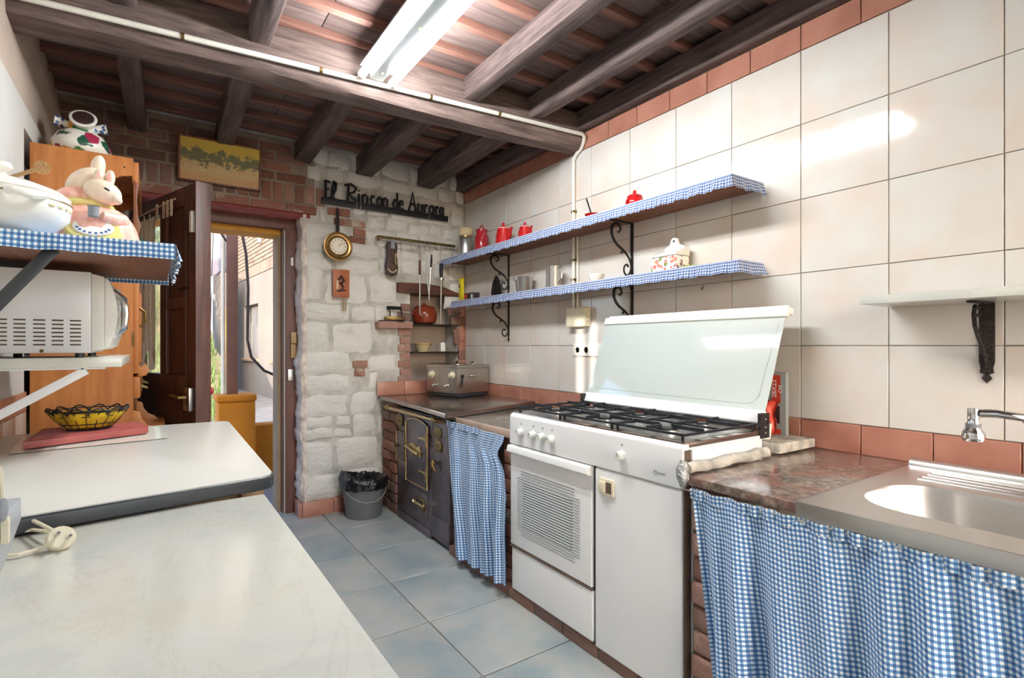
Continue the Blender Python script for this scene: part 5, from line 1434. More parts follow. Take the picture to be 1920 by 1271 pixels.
# niche contents
p = px(801, 605, Y=BY + .02)
t = pot('clay_pot', (p.x, BY + .07, 1.373), [(.06, 0), (.085, .012), (.10, .05), (.102, .085), (.092, .115), (.082, .125), (.085, .132), (.082, .136)], 'terracotta', 'glazed red brown pot with lid in the wall niche', 'pot')
ld = obj('lid', MB().lathe([(.084, .135), (.075, .145), (.03, .155), (.0001, .157)], n=28), 'terracotta', t, world=False)
obj('lid_knob', MB().lathe([(.012, .155), (.016, .168), (.0001, .174)], n=14), 'terracotta', ld, world=False)
obj('handle', MB().tube([(-.085, -.02, .105), (-.118, -.03, .10), (-.118, -.03, .08), (-.097, -.02, .075)], .008, 8), 'terracotta', t, world=False)
obj('handle', MB().tube([(.085, .02, .105), (.108, .03, .10), (.108, .03, .08), (.097, .02, .075)], .008, 8), 'terracotta', t, world=False)
p = px(797, 655, Y=BY + .03)
t = pot('cream_bowl', (p.x, BY + .07, 1.151), [(.042, 0), (.044, .008), (.05, .012), (.068, .055), (.074, .06), (.074, .07), (.066, .07), (.045, .02), (.0001, .015)], 'cream_ceramic', 'cream stoneware bowl on the lower niche shelf', 'bowl')
obj('band', MB().lathe([(.073, .058), (.0765, .06), (.0765, .07), (.073, .072)], n=28), 'pale_wood', t, world=False)
p = px(832, 655, Y=BY + .03)
t = thing('white_shaker', (p.x, BY + .06, 1.151), 'small square white shaker beside the cream bowl in the niche', 'shaker')
obj('body', bx(-.02, .02, -.02, .02, 0, .075), 'white_ceramic', t, bev=.004, world=False)
obj('cap', MB().lathe([(.02, .074), (.018, .086), (.0001, .088)], n=16), 'lead_grey', t, world=False)
# old flat iron on the ledge brick
p = px(744, 598, Y=BY - .05)
t = thing('charcoal_iron', (1.515, BY - .045, 1.386), 'old flat iron with a raised black handle on the brick ledge', 'iron')
obj('trivet', MB().prism([(-.07, -.03), (.07, -.034), (.07, .03), (-.07, .026), (-.13, .0)], 2, .0, .006), 'iron_black', t, bev=.001, world=False)
obj('sole', MB().prism([(.075, -.032), (.078, .032), (-.03, .03), (-.085, .0), (-.03, -.03)], 2, .008, .036), 'brass_dull', t, bev=.006, world=False)
for x in (-.04, .055): obj('post', MB().tube([(x, 0, .03), (x + .006, 0, .07), (x - .012, 0, .10)], .005, 6), 'iron_black', t, world=False)
obj('handle', MB().tube([(-.06, 0, .103), (.055, 0, .103)], [.013, .012], 12), 'iron_black', t, world=False)
# framed landscape over the door, top leaning out
p0, p1, p2, p3 = px(337, 251, Y=BY - .075), px(490, 287, Y=BY - .075), px(482, 359, Y=BY - .02), px(337, 334, Y=BY - .02)
pf = thing('landscape_picture', ((p2.x + p3.x) / 2, BY - .03, p3.z), 'framed yellow landscape print with dark trees over the door', 'picture')
W, Hh = .475, .268
cX, zlo, zhi = (p0.x + p1.x) / 2 - .0, 2.228, 2.493
yb_, yt_ = BY - .024, BY - .085
x0, x1 = .118, .582
def pic(u, v, o=0.0): return (x0 + (x1 - x0) * u, yb_ + (yt_ - yb_) * v - o, zlo + (zhi - zlo) * v)
obj('backing', MB().hexa([pic(0, 0), pic(1, 0), pic(1, 0, -.014), pic(0, 0, -.014), pic(0, 1), pic(1, 1), pic(1, 1, -.014), pic(0, 1, -.014)]), 'old_wood', pf)
obj('print', MB().sheet(lambda u, v: (pic(.02 + .96 * u, .03 + .94 * v, .002), (u, v)), 4, 4), 'landscape_print', pf)
for a, b2, c_, d_ in ((0, 1, 0, .04), (0, 1, .96, 1), (0, .025, 0, 1), (.975, 1, 0, 1)):
    obj('frame_bar', MB().hexa([pic(a, c_, .009), pic(b2, c_, .009), pic(b2, c_, -.004), pic(a, c_, -.004), pic(a, d_, .009), pic(b2, d_, .009), pic(b2, d_, -.004), pic(a, d_, -.004)]), 'pine_dark', pf, bev=.002)
# ---- bucket
bp = px(680, 960, Z=0)
bk = thing('bucket', (1.225, 3.66, 0), 'dark grey plastic bucket with black bin liner by the stone wall', 'bucket')
obj('pail', MB().lathe([(.118, 0), (.122, .005), (.148, .23), (.154, .232), (.156, .245), (.148, .245), (.118, .015), (.0001, .012)], n=36), 'grey_plastic', bk, world=False)
def liner(u, v):
    a = u * 2 * math.pi
    n1 = noise.noise((math.cos(a) * 3, math.sin(a) * 3, v * 3)); n2 = noise.noise((math.cos(a) * 9, math.sin(a) * 9, v * 7))
    lift = .05 * max(0, math.cos(a - R(170))) ** 2
    if v < .35:
        r, z = .162 + .012 * n1 + .007 * n2, .205 + v / .35 * (.05 + lift) + .01 * n2
    elif v < .6:
        w_ = (v - .35) / .25; r, z = .162 - .03 * w_ + .014 * n1 + .007 * n2, .255 + lift + .018 * math.sin(w_ * 3.14) + .012 * n2
    else:
        w_ = (v - .6) / .4; r, z = .132 * (1 - w_) + .004, .255 + lift * (1 - w_) - .07 * w_ + .02 * n2
    return (r * math.cos(a), r * math.sin(a), z)
obj('bin_liner', MB().sheet(liner, 60, 22), 'bin_liner', bk, world=False, ang=25, weld=True)
obj('bail', MB().tube([(-.15 * math.cos(R(-60 + i * 12)) * 1.02, -.158 * abs(math.cos(R(-90 + i * 16.4))) - .0, .222 - .13 * math.cos(R(-75 + i * 13.6))) for i in range(0)] or [(.148 * math.cos(a), -.02 - .13 * math.sin(a), .225 - .10 * math.sin(a)) for a in [math.pi * i / 16 for i in range(17)]], .003, 6), 'grey_card', bk, world=False)
obj('rubbish', MB().ball((.05, -.04, .215), .02, .016, .012, 10, 6), 'red_print', bk, world=False)
# ================================================================ left side
# dresser (hutch)
HY0, HX0, HX1 = 2.99, LX + .002, -.082
ht = thing('pine_dresser', (-.2, 3.3, 0), 'tall orange pine dresser with shaped side panel by the door', 'dresser')
HY1 = 3.72
arc = [(HX1, 1.52)] + [(HX1 - .005 - .135 * math.sin(R(a)), 1.80 - .25 * math.cos(R(a)) if a < 90 else 1.80 + .185 * math.cos(R(180 - a))) for a in range(0, 181, 15)]
side = [(HX0, .82), (HX1, .82)] + arc + [(HX1, 2.0), (HX1, 2.066), (HX0, 2.066)]
obj('side_panel', MB().prism(side, 1, HY0, HY0 + .022), 'pine', ht)
obj('screw_hole', MB().cyl((-.115, HY0 - .001, 2.02), (-.115, HY0 + .004, 2.02), .004, n=8), 'dark_gap', ht)
obj('side_panel', MB().prism(side, 1, HY1 - .022, HY1), 'pine', ht)
obj('back_panel', bx(HX0, HX0 + .012, HY0 + .022, HY1 - .022, .82, 2.06), 'pine_dark', ht)
obj('top_board', bx(HX0, HX1, HY0 + .022, HY1 - .022, 2.044, 2.066), 'pine', ht)
obj('front_valance', MB().prism([(HY0, 2.05), (HY1, 2.05), (HY1, 1.95), (3.6, 1.97), (3.36, 1.99), (3.1, 1.97), (HY0, 1.95)], 0, HX1 - .004, HX1 + .02), 'pine', ht, bev=.003)
obj('cornice', MB().prism([(HX1, 1.70), (HX1 + .02, 1.71), (HX1 + .03, 1.76), (HX1 + .018, 1.80), (HX1 + .014, 1.88), (HX1 + .022, 1.95), (HX1, 1.97)], 1, HY0 - .004, HY0 + .03), 'pine_dark', ht, bev=.003)
for z in (1.50, 1.76): obj('shelf', bx(HX0 + .012, HX1 - .02, HY0 + .022, HY1 - .022, z, z + .02), 'pine', ht)
dd = obj('upper_door', bx(HX1, HX1 + .022, HY0 + .01, 3.35, 1.07, 1.50), 'pine', ht, bev=.003)
obj('door_panel', bx(HX1 + .018, HX1 + .03, HY0 + .05, 3.31, 1.12, 1.45), 'pine', dd, bev=.008)
obj('handle', MB().tube([(HX1 + .022, 3.04, 1.38), (HX1 + .045, 3.04, 1.36), (HX1 + .045, 3.04, 1.31), (HX1 + .022, 3.04, 1.29)], .006, 8), 'brass_dull', dd)
obj('hinge', bx(HX1 - .004, HX1 + .004, HY0 - .003, HY0 + .004, 1.20, 1.26), 'brass_dull', dd)
obj('upper_door', bx(HX1, HX1 + .022, 3.36, HY1, 1.07, 1.50), 'pine', ht, bev=.003)
for k in range(2):
    y = HY0 + .01 + k * .37
    dw = obj('drawer', bx(HX1, HX1 + .026, y, y + .35, .955, 1.055), 'pine', ht, bev=.004)
    obj('drawer_pull', MB().tube([(HX1 + .026, y + .05, 1.01), (HX1 + .05, y + .06, 1.0), (HX1 + .05, y + .10, .995), (HX1 + .026, y + .11, 1.01)], .006, 8), 'brass', dw)
obj('drawer_scroll', MB().prism([(HX1 + .02, 1.055), (HX1 + .05, 1.06), (HX1 + .062, 1.085), (HX1 + .045, 1.12), (HX1 + .03, 1.10), (HX1 + .02, 1.11)], 1, HY0 + .01, HY0 + .04), 'pine', ht, bev=.003)
obj('curved_bracket', MB().prism([(HX1, .79), (.02, .79), (.0, .815), (-.03, .83), (-.05, .86), (-.055, .89), (HX1, .90)], 1, HY0, HY0 + .022), 'pine', ht, bev=.002)
obj('curved_bracket', MB().prism([(HX1, .79), (.02, .79), (.0, .815), (-.03, .83), (-.05, .86), (-.055, .89), (HX1, .90)], 1, 3.5, 3.522), 'pine', ht, bev=.002)
obj('base_top', bx(HX0, .045, HY0 - .012, HY1, .772, .795), 'pine', ht, bev=.004)
obj('base_cabinet', bx(HX0, .028, HY0, HY1, .04, .772), 'pine', ht, bev=.003)
obj('base_moulding', bx(.028, .038, HY0, HY1, .74, .772), 'pine_dark', ht, bev=.003)
# flower vase on the dresser
vc = px(152, 280, Y=3.16)
t = thing('flower_vase', (vc.x, 3.18, 2.067), 'squat white ceramic vase painted with flowers on the dresser top', 'vase')
obj('body', MB().lathe([(.05, 0), (.085, .01), (.112, .045), (.112, .075), (.09, .115), (.06, .135), (.05, .15), (.052, .17)], n=36), 'flower_vase', t, world=False)
Mv = Matrix.Rotation(R(62), 3, 'X')
obj('front_spout', MB().lathe([(.03, 0), (.045, .03), (.052, .05), (.044, .054), (.034, .05)], (.012, -.02, .16), 24, M=Mv), 'white_ceramic', t, world=False)
obj('spout_mouth', MB().lathe([(.040, .0545), (.038, .0555), (.0001, .0555)], (.012, -.02, .16), 24, M=Mv), 'leather_dark', t, world=False)
for s_ in (-1, 1):
    obj('side_spout', MB().tube([(s_ * .03, 0, .15), (s_ * .065, -.004, .165), (s_ * .095, -.006, .17)], [.02, .018, .026], 14), 'flower_blue', t, world=False)
obj('top_spout', MB().lathe([(.048, .16), (.045, .19), (.03, .21), (.0001, .214)], n=24), 'white_ceramic', t, world=False)
# ---- shelf with gingham trim at upper left
SZ, SYa, SYb, SXr = 1.468, 1.67, 2.375, .045
ls = thing('corner_shelf', (-.2, 2.0, SZ), 'brown wall shelf with gingham trim above the microwave', 'shelf')
obj('board', bx(LX + .002, SXr - .006, SYa + .006, SYb - .006, SZ - .024, SZ), 'shelf_wood', ls, bev=.002)
def tr(a, b2, L, drop=.042, amp=.003, mat='gingham'):
    a, b2 = Vector(a), Vector(b2); d = (b2 - a); n_ = Vector((d.y, -d.x, 0)).normalized()
    def f(u, v):
        s = u * d.length
        return a + d * u + n_ * (.002 + v * (.004 + amp * (1 + math.sin(s * 60 + 2 * math.sin(s * 23))))) + Vector((0, 0, .004 - drop * v + .003 * noise.noise((s * 18, v, 3)) * v))
    obj('trim', cloth(f, max(20, int(d.length * 150)), 5, L, drop), mat, ls, ang=180)
tr((LX + .002, SYa, SZ), (SXr, SYa, SZ), .53)
tr((SXr, SYa, SZ), (SXr, SYb, SZ), 1.0, .043, .006)
tr((SXr, SYb, SZ), (LX + .002, SYb, SZ), .55)
obj('cover_cloth', cloth(lambda u, v: (LX + .004 + u * (SXr - LX - .004), SYa + v * (SYb - SYa), SZ + .0015 + .001 * math.sin(u * 40)), 30, 30, .5, .7), 'gingham', ls, ang=180)
sb = thing('shelf_strut', (LX, 1.73, 1.2), 'flat dark grey steel strut bracing the gingham shelf', 'bracket')
def strut(mb, y0, y1, xa, za, xb, zb, w):
    d = Vector((xb - xa, 0, zb - za)).normalized(); n_ = Vector((-d.z, 0, d.x)) * w
    q = [(xa + n_.x, za + n_.z), (xb + n_.x, zb + n_.z), (xb - n_.x, zb - n_.z), (xa - n_.x, za - n_.z)]
    return mb.prism(q, 1, y0, y1)
obj('diagonal', strut(MB(), 1.70, 1.704, -.205, 1.440, LX + .004, 1.115, .014), 'black_edge', sb, bev=.001)
obj('flange', bx(LX + .002, -.10, 1.70, 1.73, 1.440, 1.444), 'black_edge', sb)
obj('wall_flange', bx(LX + .001, LX + .005, 1.70, 1.73, 1.08, 1.44), 'black_edge', sb)
# microwave on its marble shelf
mk = obj('marble_wall_shelf', bx(LX + .002, -.082, 1.93, 2.60, 1.137, 1.165), 'marble', bev=.003)
tag(mk, 'pale veined marble shelf carrying the microwave', 'shelf')
sb = thing('white_strut', (LX, 1.97, .9), 'white painted steel strut under the microwave shelf', 'bracket')
obj('diagonal', strut(MB(), 1.955, 1.985, -.165, 1.128, LX + .004, .955, .012), 'white_enamel', sb, bev=.002)
obj('flange', bx(LX + .002, -.12, 1.955, 1.985, 1.131, 1.137), 'white_enamel', sb)
obj('wall_flange', bx(LX + .008, LX + .013, 1.955, 1.985, .90, 1.137), 'white_enamel', sb)
mw = thing('microwave', (-.3, 2.2, 1.165), 'white microwave oven with side vents on the marble shelf', 'microwave')
MX, MY0, MY1, MZ0, MZ1 = -.155, 1.985, 2.43, 1.178, 1.418
obj('casing', bx(LX + .02, MX, MY0, MY1, MZ0, MZ1), 'white_enamel', mw, bev=.004)
obj('front_frame', MB().prism([(MX, MZ0 + .006), (MX + .03, MZ0 + .012), (MX + .03, MZ1 - .012), (MX, MZ1 - .004)], 1, MY0, MY1), 'white_plastic', mw, bev=.003)
df = []
for i in range(9):
    t_ = i / 8; df.append((MX + .03 + .032 * math.sin(math.pi * (.12 + .76 * t_)) , MZ0 + .02 + (MZ1 - MZ0 - .04) * t_))
dm = obj('door', MB().prism([(MX + .03, MZ0 + .014)] + df + [(MX + .03, MZ1 - .014)], 1, MY0 + .012, MY1 - .01), 'white_plastic', mw, bev=.003)
obj('door_window', bx(MX + .056, MX + .064, MY0 + .14, MY1 - .06, MZ0 + .06, MZ1 - .06), 'lid_glass', dm, bev=.003)
obj('door_handle', MB().tube([(MX + .05, MY0 + .03, MZ0 + .05), (MX + .078, MY0 + .03, MZ0 + .075), (MX + .082, MY0 + .03, (MZ0 + MZ1) / 2), (MX + .078, MY0 + .03, MZ1 - .075), (MX + .05, MY0 + .03, MZ1 - .05)], .008, 8), 'chrome', dm)
for z in (MZ0 + .07, MZ0 + .11, MZ0 + .15, MZ0 + .18): obj('button', bx(MX + .05, MX + .066, MY0 + .055, MY0 + .10, z, z + .018), 'knob_white', dm, bev=.003)
for c_ in range(5):
    xx = px(15 + c_ * 36, 600, Y=MY0).x if c_ else px(2, 600, Y=MY0).x
    xr_ = px((13, 48, 85, 119, 152)[c_], 600, Y=MY0).x; xl_ = px((-12, 25, 62, 97, 131)[c_], 600, Y=MY0).x
    for r in range(7):
        z = px(80, 600 + r * 7.7, Y=MY0).z
        obj('vent_slot', bx(xl_, xr_, MY0 - .0006, MY0 + .004, z - .0022, z + .0022), 'seam_brown', mw)
p = px(78, 658, Y=MY0); obj('screw', MB().ball((p.x, MY0, p.z), .005, .003, .005, 8, 6), 'brass_dull', mw)
for x in (LX + .06, MX - .03):
    for y in (MY0 + .04, MY1 - .04): obj('foot', MB().cyl((x, y, 1.165), (x, y, MZ0 + .002), .012, n=12), 'black_edge', mw)
# tureen with honey dipper
tc_ = px(14, 400, Y=1.775)
t = thing('tureen', (tc_.x - .01, 1.775, SZ + .003), 'white porcelain tureen with loop handles on the gingham shelf', 'tureen')
obj('bowl', MB().lathe([(.06, 0), (.062, .008), (.10, .02), (.128, .05), (.134, .085), (.130, .10), (.126, .10), (.12, .085)], n=40), 'white_ceramic', t, world=False)
ld = obj('lid', MB().lathe([(.13, .100), (.132, .104), (.115, .118), (.07, .135), (.02, .145), (.0001, .146)], n=40), 'white_ceramic', t, world=False)
obj('lid_knob', MB().lathe([(.012, .143), (.01, .155), (.022, .168), (.018, .18), (.0001, .184)], n=20), 'white_ceramic', ld, world=False)
obj('rim_line', MB().lathe([(.1345, .086), (.1352, .088), (.1345, .090)], n=40), 'brass', t, world=False)
for a in (-62, 118):
    ca, sa = math.cos(R(a)), math.sin(R(a))
    obj('handle', MB().tube([(ca * (.128 + q[0]) - sa * q[1], sa * (.128 + q[0]) + ca * q[1], q[2]) for q in ((0, -.032, .088), (.022, -.03, .086), (.032, 0, .078), (.022, .03, .086), (0, .032, .088))], .0085, 8), 'white_ceramic', t, world=False)
for k in range(4):
    a = R(-38 + k * 11); o = obj('flower_print', MB().ball((.1325 * math.cos(a), .1325 * math.sin(a), .074), .002, .009, .005, 8, 6, M=Matrix.Rotation(a, 3, 'Z')), 'cream_ceramic', t, world=False)
dp = thing('honey_dipper', (tc_.x - .002, 1.775, SZ + .128), 'wooden honey dipper sticking out of the white tureen', 'dipper')
a_, b_ = Vector((-.03, .0, .0)), Vector((.055, .0, .05))
obj('stick', MB().cyl(a_, b_, .005, n=8), 'pale_wood', dp, world=False)
dx_ = (b_ - a_).normalized()
for k in range(5): obj('ring', MB().cyl(b_ + dx_ * (.006 * k), b_ + dx_ * (.006 * k + .004), (.012, .016, .017, .016, .011)[k], n=14), 'pale_wood', dp, world=False)
# mouse cookie jar
jc = px(176, 450, Y=1.86)
mj = thing('mouse_jar', (jc.x, 1.87, SZ + .003), 'ceramic cookie jar of a mouse in a pink dress with a yellow bib', 'jar')
body = []
for i in range(13):
    t_ = i / 12; body.append((.106 * math.cos(t_ * 1.25) ** .7 if t_ < 1 else .04, .115 * math.sin(t_ * 1.4) / math.sin(1.4)))
mb = MB().lathe([(.100, 0)] + body, n=56)
mb.v = [p + Vector((p.x, p.y, 0)) * .018 * math.sin(math.atan2(p.y, p.x) * 14 + p.z * 20) for p in mb.v]
obj('dress', mb, 'mouse_pink', mj, world=False, ang=60)
def mpt(x, y, Y=1.78):      # photo point on the front of the jar
    p = px(x, y, Y=Y); return p - mj.location
Mb = Matrix.Rotation(R(58), 3, 'X')
bibc = Vector((mpt(176, 421).x, -.088, mpt(176, 424).z))
bib = obj('bib', MB().lathe([(.062, -.01), (.062, 0), (.056, .006), (.0001, .008)], bibc, 32, sy=.62, M=Mb), 'mouse_yellow', mj, world=False)
obj('bib_panel', MB().lathe([(.044, .006), (.042, .0095), (.0001, .010)], bibc + Vector((0, -.001, .002)), 32, sy=.6, M=Mb), 'white_ceramic', bib, world=False)
for k in range(8):
    a = R(200 + k * 20); pp_ = Mb @ Vector((.035 * math.cos(a), .021 * math.sin(a), .0105)) + bibc
    obj('lettering', MB().box(pp_.x - .003, pp_.x + .003, pp_.y - .0015, pp_.y + .0008, pp_.z - .0035, pp_.z + .0035), 'blue_print', bib, world=False)
def mb_ball(name, x, y, Y, rx, ry, rz, mat, tilt=0, parent=mj, axis='Y'):
    c_ = mpt(x, y, Y); return obj(name, MB().ball(c_, rx, ry, rz, 20, 14, M=Matrix.Rotation(R(tilt), 3, axis)), mat, parent, world=False, ang=80)
mb_ball('collar', 160, 385, 1.87, .066, .06, .018, 'mouse_yellow')
mb_ball('hair', 150, 372, 1.87, .052, .05, .026, 'mouse_pink')
mb_ball('bonnet', 163, 347, 1.885, .052, .05, .034, 'mouse_skin', -38)
mb_ball('bonnet_tip', 184, 322, 1.885, .017, .022, .034, 'mouse_skin', 10)
hd = mb_ball('head', 193, 362, 1.83, .043, .036, .031, 'mouse_skin', 14)
mb_ball('snout', 214, 372, 1.82, .02, .018, .014, 'mouse_skin', 30, hd)
mb_ball('nose', 222, 377, 1.815, .005, .005, .005, 'cast_black', 0, hd)
mb_ball('eye', 200, 356, 1.797, .008, .003, .003, 'cast_black', 24, hd)
for x, y in ((187, 337), (206, 339)):
    e = mb_ball('ear', x, y, 1.83, .012, .008, .022, 'mouse_skin', -8 if x < 190 else 6, hd)
    mb_ball('inner_ear', x, y + 1, 1.823, .008, .004, .016, 'mouse_pink', -8 if x < 190 else 6, e)
obj('arm', MB().tube([mpt(135, 395, 1.83), mpt(148, 402, 1.79), mpt(170, 399, 1.775)], [.018, .016, .01], 12), 'mouse_pink', mj, world=False)
obj('arm', MB().tube([mpt(228, 412, 1.83), mpt(213, 408, 1.79), mpt(192, 400, 1.775)], [.02, .017, .01], 12), 'mouse_pink', mj, world=False)
obj('small_pot', MB().lathe([(.008, -.012), (.012, -.01), (.012, .012), (.014, .014), (.0001, .015)], mpt(176, 394, 1.765), 16), 'lead_grey', mj, world=False)
mb_ball('bow', 109, 412, 1.83, .01, .008, .01, 'mouse_yellow')
mj.location.x += px(176, 450, Y=1.975).x - jc.x; mj.location.y += .105; mj.scale = (1.07, 1.05, 1.17)
# dark green folded bag behind the jar
g0 = px(250, 440, Y=2.2)
gb = thing('green_bag', (g0.x, 2.2, SZ + .003), 'dark green folded paper bag standing behind the mouse jar', 'bag')
obj('bag', MB().prism([(-.045, 0), (.03, 0), (.022, .045), (.046, .085), (-.02, .10), (-.05, .06)], 1, -.03, .03), 'dark_green', gb, bev=.003, world=False)
obj('print_mark', MB().tube([(-.012, -.031, .085), (-.004, -.031, .06), (.006, -.031, .085)], .002, 5), 'white_print', gb, world=False)
d0 = px(232, 405, Y=2.12)
tag(obj('grey_plate', MB().lathe([(.0001, -.003), (.04, -.003), (.042, 0), (.04, .003), (.0001, .003)], (d0.x - .035, 2.10, SZ + .073), 24, M=Matrix.Rotation(R(84), 3, 'X') @ Matrix.Scale(1.66, 3)), 'lead_grey'), 'small round grey plate leaning upright behind the mouse jar', 'plate')
# ---- marble counter, table, and what lies on them
MZ = .85
mc = thing('marble_counter', (-.1, .4, 0), 'large cream veined marble counter slab along the plaster wall', 'counter')
obj('slab', bx(LX + .002, .214, -1.1, 1.352, MZ - .03, MZ), 'marble', mc, bev=.003)
obj('cabinet', bx(LX + .002, .165, -1.08, 1.33, 0.0, MZ - .03), 'pale_wood', mc, bev=.003)
for k in range(3):
    d_ = obj('cabinet_door', bx(.165, .183, -1.05 + k * .79, -.28 + k * .79, .08, .79), 'white_plastic', mc, bev=.004)
    obj('door_knob', MB().ball((.19, -.34 + k * .79, .6), .012, n=10, m=8), 'brass', d_)
TZ = .888
ta = thing('kitchen_table', (-.1, 1.9, 0), 'white laminate table with a dark rubber edge behind the marble counter', 'table')
T_ = [(LX + .012, 1.262), (.21, 1.372), (.232, 1.385), (.24, 1.41), (.252, 2.43), (.245, 2.455), (.225, 2.465), (LX + .012, 2.50)]
# keep the table clear of the marble edge
obj('table_top', MB().prism(T_, 2, TZ - .004, TZ), 'laminate', ta, bev=.001)
def outset(pts, o):
    cx_ = sum(p[0] for p in pts) / len(pts); cy_ = sum(p[1] for p in pts) / len(pts)
    return [(p[0] + (o if p[0] > cx_ else 0), p[1] + (o if p[1] > cy_ else -o)) for p in pts]
obj('edge_band', MB().prism(outset(T_, .004), 2, TZ - .034, TZ - .003), 'black_edge', ta, bev=.006, seg=3)
obj('apron', bx(LX + .03, .19, 1.46, 2.42, TZ - .13, TZ - .034), 'pale_wood', ta)
for x in (LX + .03, .175):
    for y in (1.43, 2.37): obj('leg', bx(x, x + .05, y, y + .05, 0, TZ - .034), 'pale_wood', ta, bev=.003)
# film sheet, cutting board, wire basket
f0, f1, f2, f3 = px(14, 853, Z=TZ), px(318, 822, Z=TZ), px(300, 800, Z=TZ), px(45, 818, Z=TZ)
fs_ = MB().sheet(lambda u, v: (Vector(f0).lerp(f1, u)).lerp(Vector(f3).lerp(f2, u), v) + Vector((0, 0, .002 + .0015 * abs(noise.noise((u * 9, v * 7, 1))))), 20, 8)
tag(obj('plastic_sheet', fs_, 'clear_film', ang=180), 'thin pale plastic sheet lying under the pink cutting board', 'sheet')
cb = thing('cutting_board', px(165, 825, Z=TZ), 'pinkish red wooden cutting board with grooves on the white table', 'board')
zt0, zt1 = TZ + .006, TZ + .028
c0, c1_, c2_, c3 = px(42, 829, Z=zt1), px(280, 800, Z=zt1), px(262, 790, Z=zt1), px(80, 803, Z=zt1)
def cbp(a, b2):
    q = Vector(c0).lerp(c1_, a).lerp(Vector(c3).lerp(c2_, a), b2); return (q.x, q.y)
obj('board', MB().prism([cbp(0, .0), cbp(.96, 0), cbp(1, .08), cbp(1, .9), cbp(.94, 1), cbp(.0, 1)], 2, zt0, zt1), 'board_red', cb, bev=.003)
for k in range(8):
    b2 = .1 + k * .105
    obj('ridge', MB().prism([cbp(.06, b2), cbp(.93, b2), cbp(.93, b2 + .04), cbp(.06, b2 + .04)], 2, zt1 - .001, zt1 + .003), 'board_red', cb, bev=.001)
wc = px(163, 808, Z=zt1 + .004)
wbk = thing('wire_basket', (wc.x, wc.y + .05, zt1 + .004), 'oval black wire bread basket with yellow cloth lining', 'basket')
def oval(a, r, z, sx=1.0): return (r * .80 * math.cos(a), r * .62 * math.sin(a), z)
def lin_(u, v):
    a = u * 2 * math.pi; r = .07 + .055 * min(v / .85, 1) ** .8 + .004 * math.sin(a * 9) * v
    return oval(a, r if v > .02 else .0, .004 + .055 * v)
obj('lining', MB().sheet(lin_, 56, 10), 'yellow_cloth', wbk, world=False, ang=60, weld=True)
for k, (r, z) in enumerate(((.072, .003), (.095, .022), (.118, .048), (.134, .066))):
    obj('wire_ring', MB().tube([oval(2 * math.pi * i / 40, r, z) for i in range(40)], .0022, 5, closed=True), 'cast_black', wbk, world=False)
for k in range(20):
    a = 2 * math.pi * k / 20
    obj('wire_rib', MB().tube([oval(a, .07, .002), oval(a, .1, .025), oval(a, .128, .056), oval(a + .08, .138, .068)], .0018, 5), 'brass_dull' if k % 2 else 'cast_black', wbk, world=False)
for k in range(12):
    a = 2 * math.pi * k / 12
    obj('wire_loop', MB().tube([oval(a + .6 * i / 8, .122 + .016 * math.sin(math.pi * i / 8), .052 + .022 * math.sin(math.pi * i / 8)) for i in range(9)], .0026, 5), 'cast_black', wbk, world=False)
# appliance at the picture's edge and its plug
q = px(0, 1030, Z=MZ)
ap = thing('kitchen_machine', (q.x - .07, q.y + .03, MZ), 'grey metal kitchen machine with a round knob on the marble counter', 'appliance')
k0 = px(12, 958, Y=.905); 
ax = px(20, 985, Z=MZ + .06)
def apx(x, y): return px(x, y, Y=1.0)
a0 = apx(21, 1012); a1 = apx(21, 968)
obj('foot_plate', MB().prism([(a0.x - .16, MZ + .001), (a0.x - .03, MZ + .001), (a0.x - .008, a0.z - .0), (a0.x - .008, a1.z), (a0.x - .16, a1.z)], 1, .985, 1.12), 'grey_paint', ap, bev=.003)
obj('trim_strip', bx(a0.x - .008, a0.x, .983, .995, a0.z, a1.z + .002), 'cream_plastic', ap, bev=.001)
kz = apx(10, 945)
obj('knob', MB().cyl((kz.x - .05, .97, kz.z), (kz.x + .006, .965, kz.z), .0155, n=24), 'lead_grey', ap, bev=.003)
c_a, c_b = apx(0, 880), apx(10, 938)
obj('cover_edge', MB().tube([(c_a.x - .02, 1.0, c_a.z + .03), (c_a.x, 1.0, c_a.z), (c_b.x - .003, 1.0, c_b.z)], .003, 6), 'cream_plastic', ap)
pg = px(115, 1017, Z=MZ + .012)
pw = thing('power_plug', (pg.x, pg.y, MZ), 'cream round power plug and cable lying on the marble counter', 'plug')
Mp = Matrix.Rotation(R(58), 3, 'X') @ Matrix.Rotation(R(18), 3, 'Y')
pc_ = Vector((pg.x, pg.y, MZ + .02))
obj('plug_body', MB().lathe([(.012, -.016), (.020, -.012), (.0205, .0), (.018, .004), (.0001, .004)], pc_, 24, M=Mp), 'cream_plastic', pw)
for s_ in (-1, 1):
    v0 = Mp @ Vector((s_ * .008, -s_ * .003, .004)) + pc_; v1 = Mp @ Vector((s_ * .008, -s_ * .003, .02)) + pc_
    obj('pin', MB().cyl(v0, v1, .0026, n=10), 'steel', pw)
def mz(x, y, h=.006): 
    p = px(x, y, Z=MZ + h); return p
obj('cable', MB().tube([mz(22, 969, .02), mz(50, 970, .024), mz(75, 982, .028), mz(100, 995, .03)], .0032, 8), 'cream_plastic', pw)
obj('cable', MB().tube([mz(22, 1002, .006), mz(60, 993, .01), mz(98, 997, .02)], .003, 8), 'cream_plastic', pw)
obj('cable', MB().tube([mz(-10, 1043), mz(35, 1040), mz(70, 1030), mz(94, 1022, .012)], .0028, 8), 'cream_plastic', pw)
